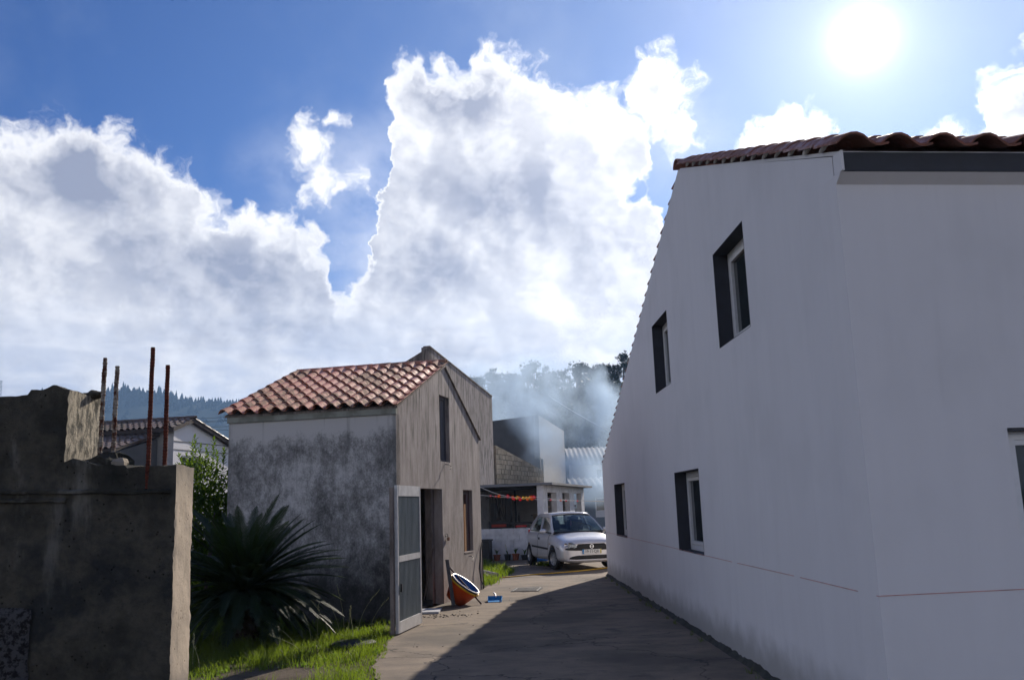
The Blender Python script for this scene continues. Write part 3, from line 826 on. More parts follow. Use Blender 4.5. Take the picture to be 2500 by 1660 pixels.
# =================================================================== CONCRETE SHED (left of the lane)
SO = Vector((-1.903, 14.418, 0)); SD, SN = azdir(12.02)
shed = thing('concrete_shed', 'weathered concrete shed with terracotta tile roof and a mouldy whitewashed front', 'shed', tuple(SO))
SL, SW_ = 5.32, 2.93
RT, RZ = 2.74, 4.375
sg = [(0, 0), (SL, 0), (SL, 3.16), (RT, RZ), (0, 3.33)]
doorh = [(.974, .0), (2.478, .0), (2.478, 2.04), (.974, 2.04)]
winl = [(3.92, .80), (4.63, .80), (4.63, 2.04), (3.92, 2.04)]
winu = [(2.41, 2.546), (3.05, 2.546), (3.05, 3.785), (2.41, 3.785)]
# the door opening reaches the floor: cut it as a notch
sg2 = [(0, 0), (.974, 0), (.974, 2.04), (2.478, 2.04), (2.478, 0), (SL, 0), (SL, 3.16), (RT, RZ), (0, 3.33)]
w = MB().wall(SO, SD, SN, sg2, [winl, winu], .16)
part('gable_wall', w, M_BOARD, shed)
w = MB().wall(SO - SD * .007, -SN, -SD, [(0, 0), (SW_, 0), (SW_, 3.20), (0, 3.20)], [], .16)
part('front_wall', w, M_MOULD, shed)
w = MB().wall(SO - SN * SW_, SD, -SN, sg, [], .16); part('far_gable_wall', w, M_BOARD, shed)
w = MB().wall(SO + SD * SL, -SN, SD, [(0.002, 0), (SW_, 0), (SW_, 3.16), (.002, 3.16)], [], .16); part('back_wall', w, M_BOARD, shed)
w = MB().box(SO - SN * (SW_ / 2) - SD * .012 + Z3 * 3.262, (SW_ + .03, .07, .125), (SN, SD, Z3)); part('fascia', w, M_FASCIA, shed)
w = MB().box(SO - SN * SW_ / 2 + SD * SL / 2 + Z3 * .006, (SW_ - .33, SL - .33, .012), (SN, SD, Z3)); part('floor', w, M_DRIVE, shed)
w = MB().box(SO - SN * (SW_ / 2 + .1) + SD * SL / 2 + Z3 * 2.6, (SW_ - .55, SL - .35, .10), (SN, SD, Z3)); part('ceiling', w, M_DARKPLASTER, shed)
upf = (SD * RT + Z3 * (RZ - 3.33)).normalized(); upb = (SD * -(SL - RT) + Z3 * (RZ - 3.16)).normalized()
rf = MB()
sE = SO - SD * .05 + Z3 * 3.325 - SN * (SW_ + .06); sR = SO + SD * RT + Z3 * (RZ + .015) - SN * (SW_ + .06); sB = SO + SD * (SL + .05) + Z3 * 3.15 - SN * (SW_ + .06)
RWs = SN * (SW_ + .10)
for a, b in ((sE, sR), (sR, sB)):
    dn = Z3 * -.035
    rf.add([a, b, b + RWs, a + RWs, a + dn, b + dn, b + dn + RWs, a + dn + RWs], [(0, 1, 2, 3), (7, 6, 5, 4), (0, 4, 5, 1), (3, 2, 6, 7), (0, 3, 7, 4), (1, 5, 6, 2)])
sroof = part('roof', rf, M_BOARD_DARK, shed)
STW = .2385
stm = tile_mesh('small_tile', STW, .42, M_TILE, h=.072, th=.014)
random.seed(21)
lay_tiles(sroof, sE - SN * .06 - SD * .10 + Z3 * .0, SN, upf, 13, 9, STW, .338, stm)
merged_tiles(sroof, sB + RWs - SN * .025 + SD * .06 - Z3 * .03, -SN, upb, 13, 8, STW, .335, stm, M_TILE, lambda i, j: True)
scap = cap_mesh('small_cap', .44, .105, M_TILE)
lay_caps(sroof, sR - SN * .02 + Z3 * .025, SN, 8, .376, scap, .045)
mb = MB()
for i in range(26):
    p = sR + SN * (i * .118 + .02) - SD * .10 + Z3 * .005
    mb.ball(p, .04, 7, 5, (1.2 + random.random(), .9, .55 + random.random() * .4))
part('ridge_mortar', mb, M_BOARD_DARK, sroof, True)
# verge strip of the back slope: a thin stepped tile edge against the gable
# upper window: silvered planks set back in the opening
O = SO + SD * 2.41 + Z3 * 2.546
def SP(t, z, dep): return SO + SD * t + Z3 * z - SN * dep
wf = MB()
for (t, z, sx, sz) in ((2.44, 3.166, .05, 1.22), (3.02, 3.166, .05, 1.22), (2.73, 3.755, .53, .05), (2.73, 2.575, .53, .05)):
    wf.box(SP(t, z, .10), (sx, .05, sz), (SD, SN, Z3))
uw = part('loft_shutter', wf, M_WOOD_GREY, shed)
for k in range(4):
    pb = MB().box(SP(2.53 + k * .133, 3.165, .095 + (k % 2) * .008), (.124, .022, 1.12), (SD, SN, Z3)); part('plank', pb, M_WOOD_GREY, uw)
# lower window: grey strip, maroon frame, varnished board
wf = MB()
wf.box(SP(4.50, 1.42, .09), (.24, .05, 1.23), (SD, SN, Z3)); wf.box(SP(4.15, 2.0, .09), (.46, .05, .08), (SD, SN, Z3)); wf.box(SP(4.15, 1.42, .13), (.46, .02, 1.1), (SD, SN, Z3))
lw = part('ground_window', wf, M_MAROON, shed)
part('board', MB().box(SP(4.30, 1.29, .08), (.135, .03, .94), (SD, SN, Z3)), M_ORANGE_WOOD, lw)
part('curtain', MB().box(SP(4.00, 1.45, .085), (.10, .03, 1.0), (SD, SN, Z3)), M_PLASTER, lw)
part('sill', MB().box(SP(4.275, .81, .05), (.70, .12, .025), (SD, SN, Z3)), M_BOARD, lw)
# inner jamb post and shelf racks in the dark
part('door_post', MB().box(SP(2.40, 1.02, .225), (.14, .12, 2.04), (SD, SN, Z3)), M_BOARD_DARK, shed)
part('lintel', MB().box(SP(1.73, 2.11, .24), (1.8, .14, .14), (SD, SN, Z3)), M_BOARD_DARK, shed)
rk = thing('shelf_rack', 'dark shelf rack with boxes standing inside the open shed doorway', 'rack', tuple(SP(2.1, .012, 1.9)))
for t in (1.5, 2.9):
    for dd in (1.75, 2.15): part('leg', MB().box(SP(t, .88, dd), (.04, .04, 1.73), (SD, SN, Z3)), M_CHAR, rk)
for z in (.45, .95, 1.4, 1.75): part('shelf', MB().box(SP(2.2, z, 1.95), (1.44, .44, .03), (SD, SN, Z3)), M_WOOD, rk)
for k, (t, z) in enumerate(((1.75, .57), (2.35, .57), (1.9, 1.07), (2.6, 1.06), (2.2, 1.52))):
    tag(part_ := solo('box', MB().box(SP(t, z + .016, 1.95), (.34, .3, .2), (SD, SN, Z3)), M_DARKPLASTER, 'x', 'box'),
        ['dark carton on the lowest shelf nearer the shed door', 'dark carton on the lowest shelf deeper in the shed', 'dark carton on the middle shelf nearer the shed door', 'dark carton on the middle shelf deeper in the shed', 'dark carton on the upper shelf of the rack in the shed'][k], 'box', 'cartons on the shelf rack')
# cable hooks on the gable
hk = MB().tube([SP(2.70, 2.50, -.0), SP(2.72, 2.49, -.07), SP(2.80, 2.46, -.10), SP(2.60, 2.40, -.13)], .008, 6); part('wire_hook', hk, M_CHAR, shed, True)
hk = MB().tube([SP(4.25, .73, 0), SP(4.26, .73, -.06), SP(4.2, .70, -.10), SP(4.1, .64, -.11)], .008, 6); part('wire_hook', hk, M_CHAR, shed, True)
cb = MB().tube([SP(5.25, .95, -.02), SP(5.0, .75, -.05), SP(4.83, .45, -.06), SP(4.9, .2, -.07), SP(5.2, .06, -.05), SP(5.3, .02, -.03)], .012, 6); part('black_cable', cb, M_BLACK, shed, True)
part('downpipe', MB().tube([SP(5.28, 0, -.02), SP(5.28, .9, -.02)], .014, 6), M_BLACK, shed, True)
pe = thing('padlock', 'rusty padlock hanging from a wire latch beside the shed doorway', 'padlock', tuple(SP(2.66, 1.10, -.03)))
part('body', MB().box(SP(2.72, 1.13, -.035), (.075, .03, .06), (SD, SN, Z3)), plain('rusty_brown', (.14, .05, .03), .8, var=.3), pe)
part('shackle', MB().tube([SP(2.68, 1.16, -.035), SP(2.66, 1.22, -.03), SP(2.60, 1.23, -.02), SP(2.52, 1.20, -.03), SP(2.55, 1.17, -.03), SP(2.64, 1.19, -.03)], .006, 5), M_CHAR, pe, True)

# folded-back metal door leaf
DA = Vector((-1.712, 12.86, 0)); DB = Vector((-1.508, 14.0, 0)); DD = (DB - DA).normalized(); DN = Vector((DD.y, -DD.x, 0)); DL = (DB - DA).length
door = thing('metal_door', 'aluminium framed door leaf with ribbed blue-grey panels standing open before the shed', 'door', tuple(DA))
def DP(t, z, dep=0): return DA + DD * t + Z3 * z - DN * dep
f = MB()
for (t, z, sx, sz) in ((.0225, 1.025, .045, 2.01), (DL - .0225, 1.025, .045, 2.01), (DL / 2, 1.955, DL - .12, .15), (DL / 2, .095, DL - .12, .15), (DL / 2, 1.01, DL - .12, .08)):
    f.box(DP(t, z), (sx, .045, sz), (DD, DN, Z3), .004)
part('frame', f, M_ALU, door)
for (z0, z1) in ((.17, .968), (1.052, 1.878)):
    r_ = MB(); n_ = 17; vs = []; q = DL - .125
    for k in range(n_ * 4 + 1):
        t = .0625 + q * k / (n_ * 4); o_ = .022 if (k // 2) % 2 else -.010
        vs += [DP(t, z0, o_), DP(t, z1, o_)]
    r_.add(vs, [(2 * k, 2 * k + 2, 2 * k + 3, 2 * k + 1) for k in range(n_ * 4)])
    vb = [(v[0] - DN.x * .006, v[1] - DN.y * .006, v[2]) for v in vs]
    r_.add(vb, [(2 * k + 1, 2 * k + 3, 2 * k + 2, 2 * k) for k in range(n_ * 4)])
    part('ribbed_panel', r_, M_RIB, door, recalc=False)
part('handle', MB().box(DP(.09, .62, -.04), (.02, .03, .11), (DD, DN, Z3)), M_CHAR, door)
for z in (.25, 1.8):
    part('hinge_bracket', MB().beam(DP(DL, z), SO + SD * .35 + SN * .01 + Z3 * z, .03, .05), M_CHAR, door)
part('edge_post', MB().box(DP(-.035, 1.0, .05), (.06, .05, 2.0), (DD, DN, Z3)), M_BOARD_DARK, door)

# =================================================================== OLD WALL WITH REBAR (near left)
def rough_solid(name, mb_fn, parent, m, label=None):
    pass
wall_t = thing('broken_concrete_wall', 'dark weathered broken concrete wall with a stepped top and a pale cut end at the left edge', 'wall', (-2.2, 4.1, 0))
ZF = 3.95                                                       # depth of its face
def rough_block(name, x0, x1, y0, y1, z0, z1, nx, ny, nz, amp, topamp, m, topfn=None, seed=0, endmat=None, endamp=.006):
    """a block with its own broken surface: every face displaced by noise, ragged top"""
    mb = MB(); idx = {}
    def P(i, j, k):
        key = (i, j, k)
        if key in idx: return idx[key]
        x = x0 + (x1 - x0) * i / nx; y = y0 + (y1 - y0) * j / ny
        zt = z1 + (topfn(x, y) if topfn else 0)
        z = z0 + (zt - z0) * k / nz
        q = Vector((x * 1.0, y, z)); s = Vector((seed, seed * 2.3, 0))
        a = noise.fractal(q * 4 + s, 1.0, 2.1, 4) * amp + noise.noise(q * 23 + s) * amp * .35
        b = noise.fractal(q * 6 - s, 1.0, 2.1, 4)
        dx = dy = dz = 0
        if j == 0: dy = -a
        if j == ny: dy = a
        if i == nx: dx = a * endamp / amp + (noise.noise(Vector((z * 9, y * 9, seed))) * .003) + (abs(noise.noise(Vector((z * 16, seed, 3)))) * -.012 if j in (0, ny) else 0)
        if k == nz: dz = b * topamp + noise.noise(q * 30) * topamp * .4
        idx[key] = len(mb.v); mb.v.append((x + dx, y + dy, z + dz)); return idx[key]
    fe = []
    for i in range(nx):
        for k in range(nz):
            mb.f.append((P(i, 0, k), P(i + 1, 0, k), P(i + 1, 0, k + 1), P(i, 0, k + 1)))
            mb.f.append((P(i, ny, k + 1), P(i + 1, ny, k + 1), P(i + 1, ny, k), P(i, ny, k)))
    for i in range(nx):
        for j in range(ny):
            mb.f.append((P(i, j, nz), P(i + 1, j, nz), P(i + 1, j + 1, nz), P(i, j + 1, nz)))
    n_end = len(mb.f)
    for j in range(ny):
        for k in range(nz):
            mb.f.append((P(nx, j, k), P(nx, j + 1, k), P(nx, j + 1, k + 1), P(nx, j, k + 1)))
    n_end2 = len(mb.f)
    for j in range(ny):
        for k in range(nz):
            mb.f.append((P(0, j, k + 1), P(0, j + 1, k + 1), P(0, j + 1, k), P(0, j, k)))
    o = part(name, mb, m, wall_t, False, recalc=False)
    if endmat:
        o.data.materials.append(endmat)
        for p in o.data.polygons[n_end:n_end2]: p.material_index = 1
    o.data.shade_smooth()
    try: o.data.set_sharp_from_angle(angle=radians(50))
    except Exception: pass
    return o
XE = -1.478
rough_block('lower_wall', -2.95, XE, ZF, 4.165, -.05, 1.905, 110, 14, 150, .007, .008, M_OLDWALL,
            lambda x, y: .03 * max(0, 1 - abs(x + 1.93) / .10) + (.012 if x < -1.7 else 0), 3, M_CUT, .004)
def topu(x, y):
    b = .0
    b += .022 * math.exp(-((x + 2.035) / .030) ** 2) + .006 * math.exp(-((x + 2.13) / .05) ** 2)
    b += .02 * math.exp(-((x + 1.90) / .04) ** 2)
    return b - (.02 if x < -2.15 else 0)
rough_block('upper_wall', -2.95, -1.972, ZF + .01, 4.285, 1.89, 2.255, 70, 18, 28, .007, .007, M_OLDWALL, topu, 9, mat('rough_lit_render', lambda n: bsdf(n,
    n.mix(n.rng(n.noise(n.v('MULTIPLY', pos(n), (1, 1, .4)), 30, 5, .7), .42, .6), (.38, .34, .27), (.10, .095, .08)), .95, n.noise(pos(n), 60, 5, .7), 1.0, .01, spec=.1)), .012)
# cement lump behind the stub and the broken lump between the bars
def rock(c, r, sq, seed, m, parent, name, seg=11, rings=7):
    mb = MB().ball((0, 0, 0), r, seg, rings, sq); vs = []
    for v in mb.v:
        q = Vector(v); k = 1 + .6 * noise.noise(q * (1.3 / r) + Vector((seed, 0, 0)))
        vs.append(tuple(Vector(c) + q * k))
    mb.v = vs
    return part(name, mb, m, parent, False)
rock((-1.985, 4.20, 2.262), .05, (1.1, .9, .4), 2, M_OLDWALL, wall_t, 'cement_lump')
rock((-1.845, 4.09, 1.930), .078, (1.25, 1.0, .62), 5, M_OLDWALL, wall_t, 'cement_lump')
rock((-1.80, 4.08, 1.925), .06, (.8, 1.0, .6), 8, M_CUT, wall_t, 'cement_lump')
# raised patch of render at the lower left and the horizontal pour joints
pm = MB()
for (x0, x1, z0, z1) in ((-2.95, -2.07, .6, 1.33),):
    n1, n2 = 40, 34; vs = []
    for k in range(n2 + 1):
        for i in range(n1 + 1):
            x = x0 + (x1 - x0) * i / n1; z = z0 + (z1 - z0) * k / n2
            e = min(1, min(n1 - i, n2 - k) / 1.0)
            vs.append((x + .01 * noise.noise(Vector((0, 5, z * 12))) * (i == n1), ZF - .012 - .018 * e - .006 * noise.fractal(Vector((x * 9, 0, z * 9)), 1, 2, 4), z + .008 * noise.noise(Vector((x * 8, 1, 0))) * (k == n2)))
    pm.add(vs, [(k * (n1 + 1) + i, k * (n1 + 1) + i + 1, (k + 1) * (n1 + 1) + i + 1, (k + 1) * (n1 + 1) + i) for k in range(n2) for i in range(n1)])
    vs2 = [(v[0], ZF + .03, v[2]) for v in vs]
part('render_patch', pm, mat('pebbly_render', lambda n: bsdf(n, n.mix(n.rng(n.noise(pos(n), 38, 5, .7), .45, .58), (.075, .075, .08), (.02, .02, .022)), .95, n.noise(pos(n), 42, 4, .7), 1, .014, spec=.1)), wall_t, True, recalc=False)
for (z, x1) in ((1.812, -1.50), (1.775, -1.95)):
    lip = MB(); n_ = 90; vs = []
    for k in range(n_ + 1):
        x = -2.93 + (x1 + 2.93) * k / n_
        zz = z - .03 * max(0, (x + 2.2)) + .012 * noise.noise(Vector((x * 5, z, 0)))
        dp = .020 + .012 * noise.noise(Vector((x * 7, 2, z)))
        vs += [(x, ZF + .01, zz + .018), (x, ZF - dp, zz + .006), (x, ZF - dp * .9, zz - .004), (x, ZF + .01, zz - .008)]
    lip.add(vs, [(4 * k + i, 4 * k + 4 + i, 4 * k + 5 + i, 4 * k + 1 + i) for k in range(n_) for i in range(3)])
    part('pour_lip', lip, M_OLDWALL, wall_t, True, recalc=False)

def rebar(label, p0, p1, r, caked):
    L = (Vector(p1) - Vector(p0)).length; n_ = int(L / .0035); pts = []; rs = []
    for k in range(n_ + 1):
        f = k / n_; p = Vector(p0).lerp(Vector(p1), f)
        ph = (f * L) % .0145
        rr = r * (1.12 if ph < .005 else .93)
        if caked: rr *= 1 + .30 * max(0, noise.noise(Vector((f * L * 22, caked, 0)))) + .22 * noise.noise(Vector((f * L * 70, caked, 4)))
        p = p + Vector((.002 * noise.noise(Vector((f * 6, r * 900, 1))), 0, 0)); pts.append(p); rs.append(rr)
    mb = MB().tube(pts, rs, 10)
    return solo('rebar', mb, M_CAKED if caked else M_RUST, label, 'rebar', 'rusty bars sticking out of the broken wall', smooth=True, base=p0)
rebar('rusty rebar caked with cement on one side, leftmost of the four bars', (-1.886, 4.10, 1.94), (-1.882, 4.10, 2.418), .0098, 1.5)
rebar('shorter rebar thickly caked in pale cement, second from the left', (-1.825, 4.10, 1.95), (-1.824, 4.10, 2.378), .0095, 4.2)
rebar('tallest bare rusty rebar, third from the left, rising from the wall face', (-1.606, 3.955, 1.81), (-1.604, 3.955, 2.432), .0098, 0)
rebar('bare rusty rebar beside the tallest bar, nearest the pale wall end', (-1.589, 4.10, 1.88), (-1.591, 4.10, 2.374), .0098, 0)

# =================================================================== BROWN-ROOFED HOUSE (far left)
LD, LN = azdir(12.6)
LO = Vector((-13.255, 35.0, 0))
lh = thing('brown_roofed_house', 'low white house with brown tiled roof and lean-to behind the broken wall', 'house', tuple(LO))
lg = [(0, 0), (5.6, 0), (5.6, 4.32), (1.05, 5.50), (0, 5.17)]
w = MB().wall(LO, LD, LN, lg, [[(.55, 3.0), (1.55, 3.0), (1.55, 4.10), (.55, 4.10)]], .25); part('gable_wall', w, M_PLASTER, lh)
w = MB().wall(LO - LN * .01, -LN, -LD, [(0, 0), (10, 0), (10, 5.15), (0, 5.15)], [], .25); part('side_wall', w, M_GREYPLASTER, lh)  # shaded side: shade put into a greyer render than the white gable
w = MB().wall(LO - LN * 10, LD, -LN, lg, [], .25); part('gable_wall', w, M_PLASTER, lh)
w = MB().wall(LO + LD * 5.6, -LN, LD, [(0.01, 0), (10, 0), (10, 4.3), (.01, 4.3)], [], .25); part('back_wall', w, M_PLASTER, lh)
for z in (4.62, 4.30): part('cable', MB().beam(LO + LN * .012 + Z3 * z, LO + LD * 4.4 + LN * .012 + Z3 * (z + .03), .02, .025), M_CHAR, lh)
wf = MB()
for (t, z, sx, sz) in ((.58, 3.55, .06, 1.1), (1.52, 3.55, .06, 1.1), (1.05, 3.55, .10, 1.1), (1.05, 4.07, .88, .06)): wf.box(LO + LD * t + Z3 * z - LN * .06, (sx, .06, sz), (LD, LN, Z3))
for z in (3.3, 3.55, 3.8): wf.box(LO + LD * 1.05 + Z3 * z - LN * .07, (.88, .02, .025), (LD, LN, Z3))
lw_ = part('window', wf, M_PVC, lh); part('pane', MB().box(LO + LD * 1.05 + Z3 * 3.55 - LN * .10, (.95, .01, 1.08), (LD, LN, Z3)), M_GLASS, lw_)
part('shutter', MB().box(LO + LD * 1.72 + LN * .03 + Z3 * 3.55, (.26, .04, 1.1), (LD, LN, Z3)), M_CHAR, lh)
a0 = LO - LD * .35 + Z3 * 5.10 + LN * .22; r0_ = LO + LD * 1.05 + Z3 * 5.56 + LN * .22; b0 = LO + LD * 5.9 + Z3 * 4.28 + LN * .22
u1 = (r0_ - a0).normalized(); u2 = (r0_ - b0).normalized(); LW = -LN * 10.4
rf = MB()
for a, b in ((a0, r0_), (r0_, b0)):
    dn = Z3 * -.14
    rf.add([a, b, b + LW, a + LW, a + dn, b + dn, b + dn + LW, a + dn + LW], [(0, 1, 2, 3), (7, 6, 5, 4), (0, 4, 5, 1), (3, 2, 6, 7), (0, 3, 7, 4), (1, 5, 6, 2)])
lroof = part('roof', rf, plain('brown_fascia', (.05, .035, .03), .8, space='w'), lh)
bt = tile_mesh('brown_tile', .26, .44, M_TILE_BROWN, h=.07)
lay_tiles(lroof, a0 + LN * .03 + LW * .98, LN, u1, 39, 4, .26, .37, bt)
lay_tiles(lroof, b0 + LN * .03, -LN, u2, 1, 13, .26, .38, bt)
merged_tiles(lroof, b0 + LN * .03, -LN, u2, 39, 13, .26, .38, bt, M_TILE_BROWN, lambda i, j: i > 0)
bcap = cap_mesh('brown_cap', .46, .12, M_TILE_BROWN)
lay_caps(lroof, r0_ + Z3 * .03 + LN * .05, -LN, 25, .41, bcap, .05)
# lean-to roof along the front side
c0 = LO - LD * 1.75 - LN * 2.30 + Z3 * 4.02; lean = [LO + Z3 * 4.98 - LN * .60, ]
lt = MB(); u3 = (LD * 2.6 + Z3 * .72).normalized()
q0 = LO - LD * 2.6 - LN * .62 + Z3 * 4.22; 
lt.add([q0, q0 + u3 * 2.7, q0 + u3 * 2.7 - LN * 9.0, q0 - LN * 9.0, q0 - Z3 * .1, q0 + u3 * 2.7 - Z3 * .1, q0 + u3 * 2.7 - LN * 9 - Z3 * .1, q0 - LN * 9 - Z3 * .1], [(0, 1, 2, 3), (7, 6, 5, 4), (0, 4, 5, 1), (3, 2, 6, 7), (0, 3, 7, 4), (1, 5, 6, 2)])
lr2 = part('lean_to_roof', lt, bpy.data.materials['brown_fascia'], lh)
lay_tiles(lr2, q0 - LN * 8.9 + Z3 * .005, LN, u3, 34, 7, .262, .385, bt)
w = MB().wall(q0 * 1 + Vector((0, 0, -q0.z)) + LD * .15 - LN * .05, LD, LN, [(0, 0), (2.4, 0), (2.4, 4.72), (0, 4.12)], [], .2); part('lean_to_wall', w, M_DARKPLASTER, lh)
w = MB().wall(q0 + Vector((0, 0, -q0.z)) + LD * .15 - LN * .05, -LN, -LD, [(0.01, 0), (8.8, 0), (8.8, 4.1), (.01, 4.1)], [], .2); part('lean_to_front_wall', w, M_DARKPLASTER, lh)

# a second roof peeping out behind it
fh = thing('distant_roofed_house', 'far brown roof peeping between the white gable and the shed', 'house', (-19.5, 66, 0))
DDI, DNI = azdir(12.6)
fo = Vector((-21.5, 64, 0))
w = MB().wall(fo, DDI, DNI, [(0, 0), (8, 0), (8, 5.6), (4, 6.9), (0, 5.6)], [], .3); part('wall', w, M_GREYPLASTER, fh)
w = MB().wall(fo, -DNI, -DDI, [(0.01, 0), (9, 0), (9, 5.6), (.01, 5.6)], [], .3); part('wall', w, M_GREYPLASTER, fh)
rr = MB(); A_, B_, C_ = fo - DDI * .3 + Z3 * 5.5 + DNI * .3, fo + DDI * 4 + Z3 * 7.0 + DNI * .3, fo + DDI * 8.3 + Z3 * 5.5 + DNI * .3
for a, b in ((A_, B_), (B_, C_)):
    rr.add([a, b, b - DNI * 9.6, a - DNI * 9.6, a - Z3 * .1, b - Z3 * .1, b - DNI * 9.6 - Z3 * .1, a - DNI * 9.6 - Z3 * .1], [(0, 1, 2, 3), (7, 6, 5, 4), (0, 4, 5, 1), (3, 2, 6, 7), (0, 3, 7, 4), (1, 5, 6, 2)])
fr_ = part('roof', rr, M_TILE_BROWN, fh)
merged_tiles(fr_, A_ + Z3 * .02 - DNI * 9.5, DNI, (B_ - A_).normalized(), 30, 10, .32, .43, bt, M_TILE_BROWN, lambda i, j: True)

# =================================================================== TALL CONCRETE BUILDING BEHIND THE SHED
K0 = Vector((-2.90, 31, 0)); K1 = Vector((-.93, 37.6, 0)); KD = (K1 - K0).normalized(); KN = Vector((KD.y, -KD.x, 0)); KL = (K1 - K0).length
tb = thing('tall_concrete_building', 'tall raw concrete building with a pointed top rising behind the shed', 'building', tuple(K0))
w = MB().wall(K0, KD, KN, [(0, 0), (KL, 0), (KL, 6.22), (0, 7.25)], [], .3); part('side_wall', w, M_BOARD, tb)
part('coping', MB().beam(K0 + Z3 * 7.27 - KN * .10, K1 + Z3 * 6.24 - KN * .10, .26, .05), M_BOARD_DARK, tb)
w = MB().wall(K0 + KN * .0 - KD * .003, -KN, -KD, [(0, 0), (6.0, 0), (6.0, 4.3), (0, 7.25)], [], .3); part('front_wall', w, M_BOARD_DARK, tb)  # front face in shade, its shade put into a darker concrete colour
w = MB().wall(K1, -KN, KD, [(0.01, 0), (6.0, 0), (6.0, 3.4), (0.01, 6.2)], [], .3); part('back_wall', w, M_BOARD, tb)
rr = MB(); e_ = -KN * 6
rr.add([K0 + Z3 * 7.2, K1 + Z3 * 6.17, K1 + e_ + Z3 * 3.3, K0 + e_ + Z3 * 4.25], [(0, 1, 2, 3)]); part('roof', rr, M_TINDARK, tb)

# =================================================================== BARE BLOCK WALL
BO = Vector((-.86, 37.9, 0)); B1 = Vector((1.30, 44.6, 0)); BD = (B1 - BO).normalized(); BN = Vector((BD.y, -BD.x, 0)); BL = (B1 - BO).length
bw = thing('bare_block_wall', 'unplastered brown concrete block wall with a sloping top above the carport', 'wall', tuple(BO))
core = MB().wall(BO - BN * .03, BD, BN, [(0, 0), (BL, 0), (BL, 3.36), (0, 4.22)], [], .14)
part('mortar_core', core, plain('old_mortar', (.19, .175, .15), .95, var=.3, sc=6, space='w', bump=.6), bw)
random.seed(4); rowh = .205; bl = .41
for r_ in range(20):
    z = 1.2 + r_ * rowh * 1.0
    k = 0
    t = -.2 if r_ % 2 else 0.0
    while t < BL:
        t0, t1 = max(0.0, t), min(BL, t + bl)
        topz = 4.20 + (3.34 - 4.20) * (t0 + t1) / 2 / BL
        if t1 - t0 > .08 and z < topz - .04:
            z1 = min(z + rowh - .018, topz)
            part('block', MB().box(BO + BD * ((t0 + t1) / 2) - BN * (.012 - random.uniform(0, .012)) + Z3 * (z + z1) / 2, (t1 - t0 - .02, .06, z1 - z), (BD, -BN, Z3)), M_BLOCK, bw)
        t += bl
tp = MB(); n_ = 40; vs = []
for k in range(n_ + 1):
    t = BL * k / n_; z = 4.22 - .86 * k / n_ + .02 * noise.noise(Vector((t * 3, 0, 0))); dr = .10 + .10 * abs(noise.noise(Vector((t * 1.2, 3, 0))))
    p = BO + BD * t
    vs += [p - BN * .18 + Z3 * z, p + BN * .012 + Z3 * z, p + BN * .014 + Z3 * (z - dr), p - BN * .01 + Z3 * (z - dr - .02)]
tp.add(vs, [(4 * k + i, 4 * k + 4 + i, 4 * k + 5 + i, 4 * k + 1 + i) for k in range(n_) for i in range(3)])
part('mortar_cap', tp, M_BLOCK, bw, True, recalc=False)

# =================================================================== GREY TOWER-LIKE HOUSE
G0 = Vector((1.322, 50, 0)); GD, GN = azdir(12.2)
gh = thing('grey_parapet_house', 'grey house with a sloping parapet, side wall coloured as lit and front coloured as shaded, half lost in smoke', 'house', tuple(G0))
ge = G0 + GD * 8.6
w = MB().wall(G0, GD, GN, [(0.9, 0), (8.6, 0), (8.6, 6.35), (0, 6.62), (0, 4.24), (.9, 4.22)], [], .3); part('side_wall', w, mat('lit_side_grey_render', lambda n: bsdf(n, n.mix(n.noise(pos(n), 1.0, 5, .6), (.42, .41, .40), (.54, .53, .53)), .9, n.noise(pos(n), 10, 4), .2, .01, spec=.1)), gh)  # sunlit side, given a paler render than the shaded front
w = MB().wall(G0 - GN * .01, -GN, -GD, [(0, 0), (3.6, 0), (3.6, 6.35), (0.0, 6.62)], [], .3); part('front_wall', w, M_DARKPLASTER, gh)  # shaded front, its shade put into the dark render colour
w = MB().wall(ge, -GN, GD, [(0.01, 0), (3.6, 0), (3.6, 6.2), (0.01, 6.3)], [], .3); part('back_wall', w, M_DARKPLASTER, gh)
rr = MB(); rr.add([G0 + Z3 * 6.3, ge + Z3 * 6.1, ge - GN * 3.6 + Z3 * 6.1, G0 - GN * 3.6 + Z3 * 6.2], [(0, 1, 2, 3)]); part('roof', rr, M_TINDARK, gh)

# =================================================================== CARPORT
CO = Vector((.87, 29.5, 0)); CD, CN = azdir(12.8)
cp = thing('carport', 'white carport shelter with flat roof and square pillars behind the silver car', 'carport', tuple(CO))
op = [(.50, 2.17), (3.33, 4.85), (5.91, 7.68)]
w = MB().wall(CO, CD, CN, [(0, 0), (8.46, 0), (8.46, 2.32), (0, 2.32)], [[(a, 1.0), (b, 1.0), (b, 2.10), (a, 2.10)] for a, b in op], .19); part('side_wall', w, M_WHITEWALL, cp)
part('pillar', MB().box(CO - CN * .10 - CD * .10 + Z3 * 1.16, (.21, .20, 2.32), (CN, CD, Z3)), M_WHITEWALL, cp)
part('pillar', MB().box(CO - CN * 2.9 - CD * .0 + Z3 * 1.16, (.21, .20, 2.32), (CN, CD, Z3)), M_WHITEWALL, cp)
w = MB().wall(CO + CD * 5.2 - CN * .2, -CN, -CD, [(0, 0), (3.4, 0), (3.4, 2.32), (0, 2.32)], [], .15); part('back_wall', w, M_GREYPLASTER, cp)
part('roof_slab', MB().box(CO + CD * 4.2 - CN * 1.55 + Z3 * 2.36, (3.75, 9.0, .07), (CN, CD, Z3)), M_TINDARK, cp)
part('roof_edge', MB().box(CO - CD * .33 - CN * 1.70 + Z3 * 2.345, (3.3, .03, .06), (CN, CD, Z3)), M_TIN, cp)
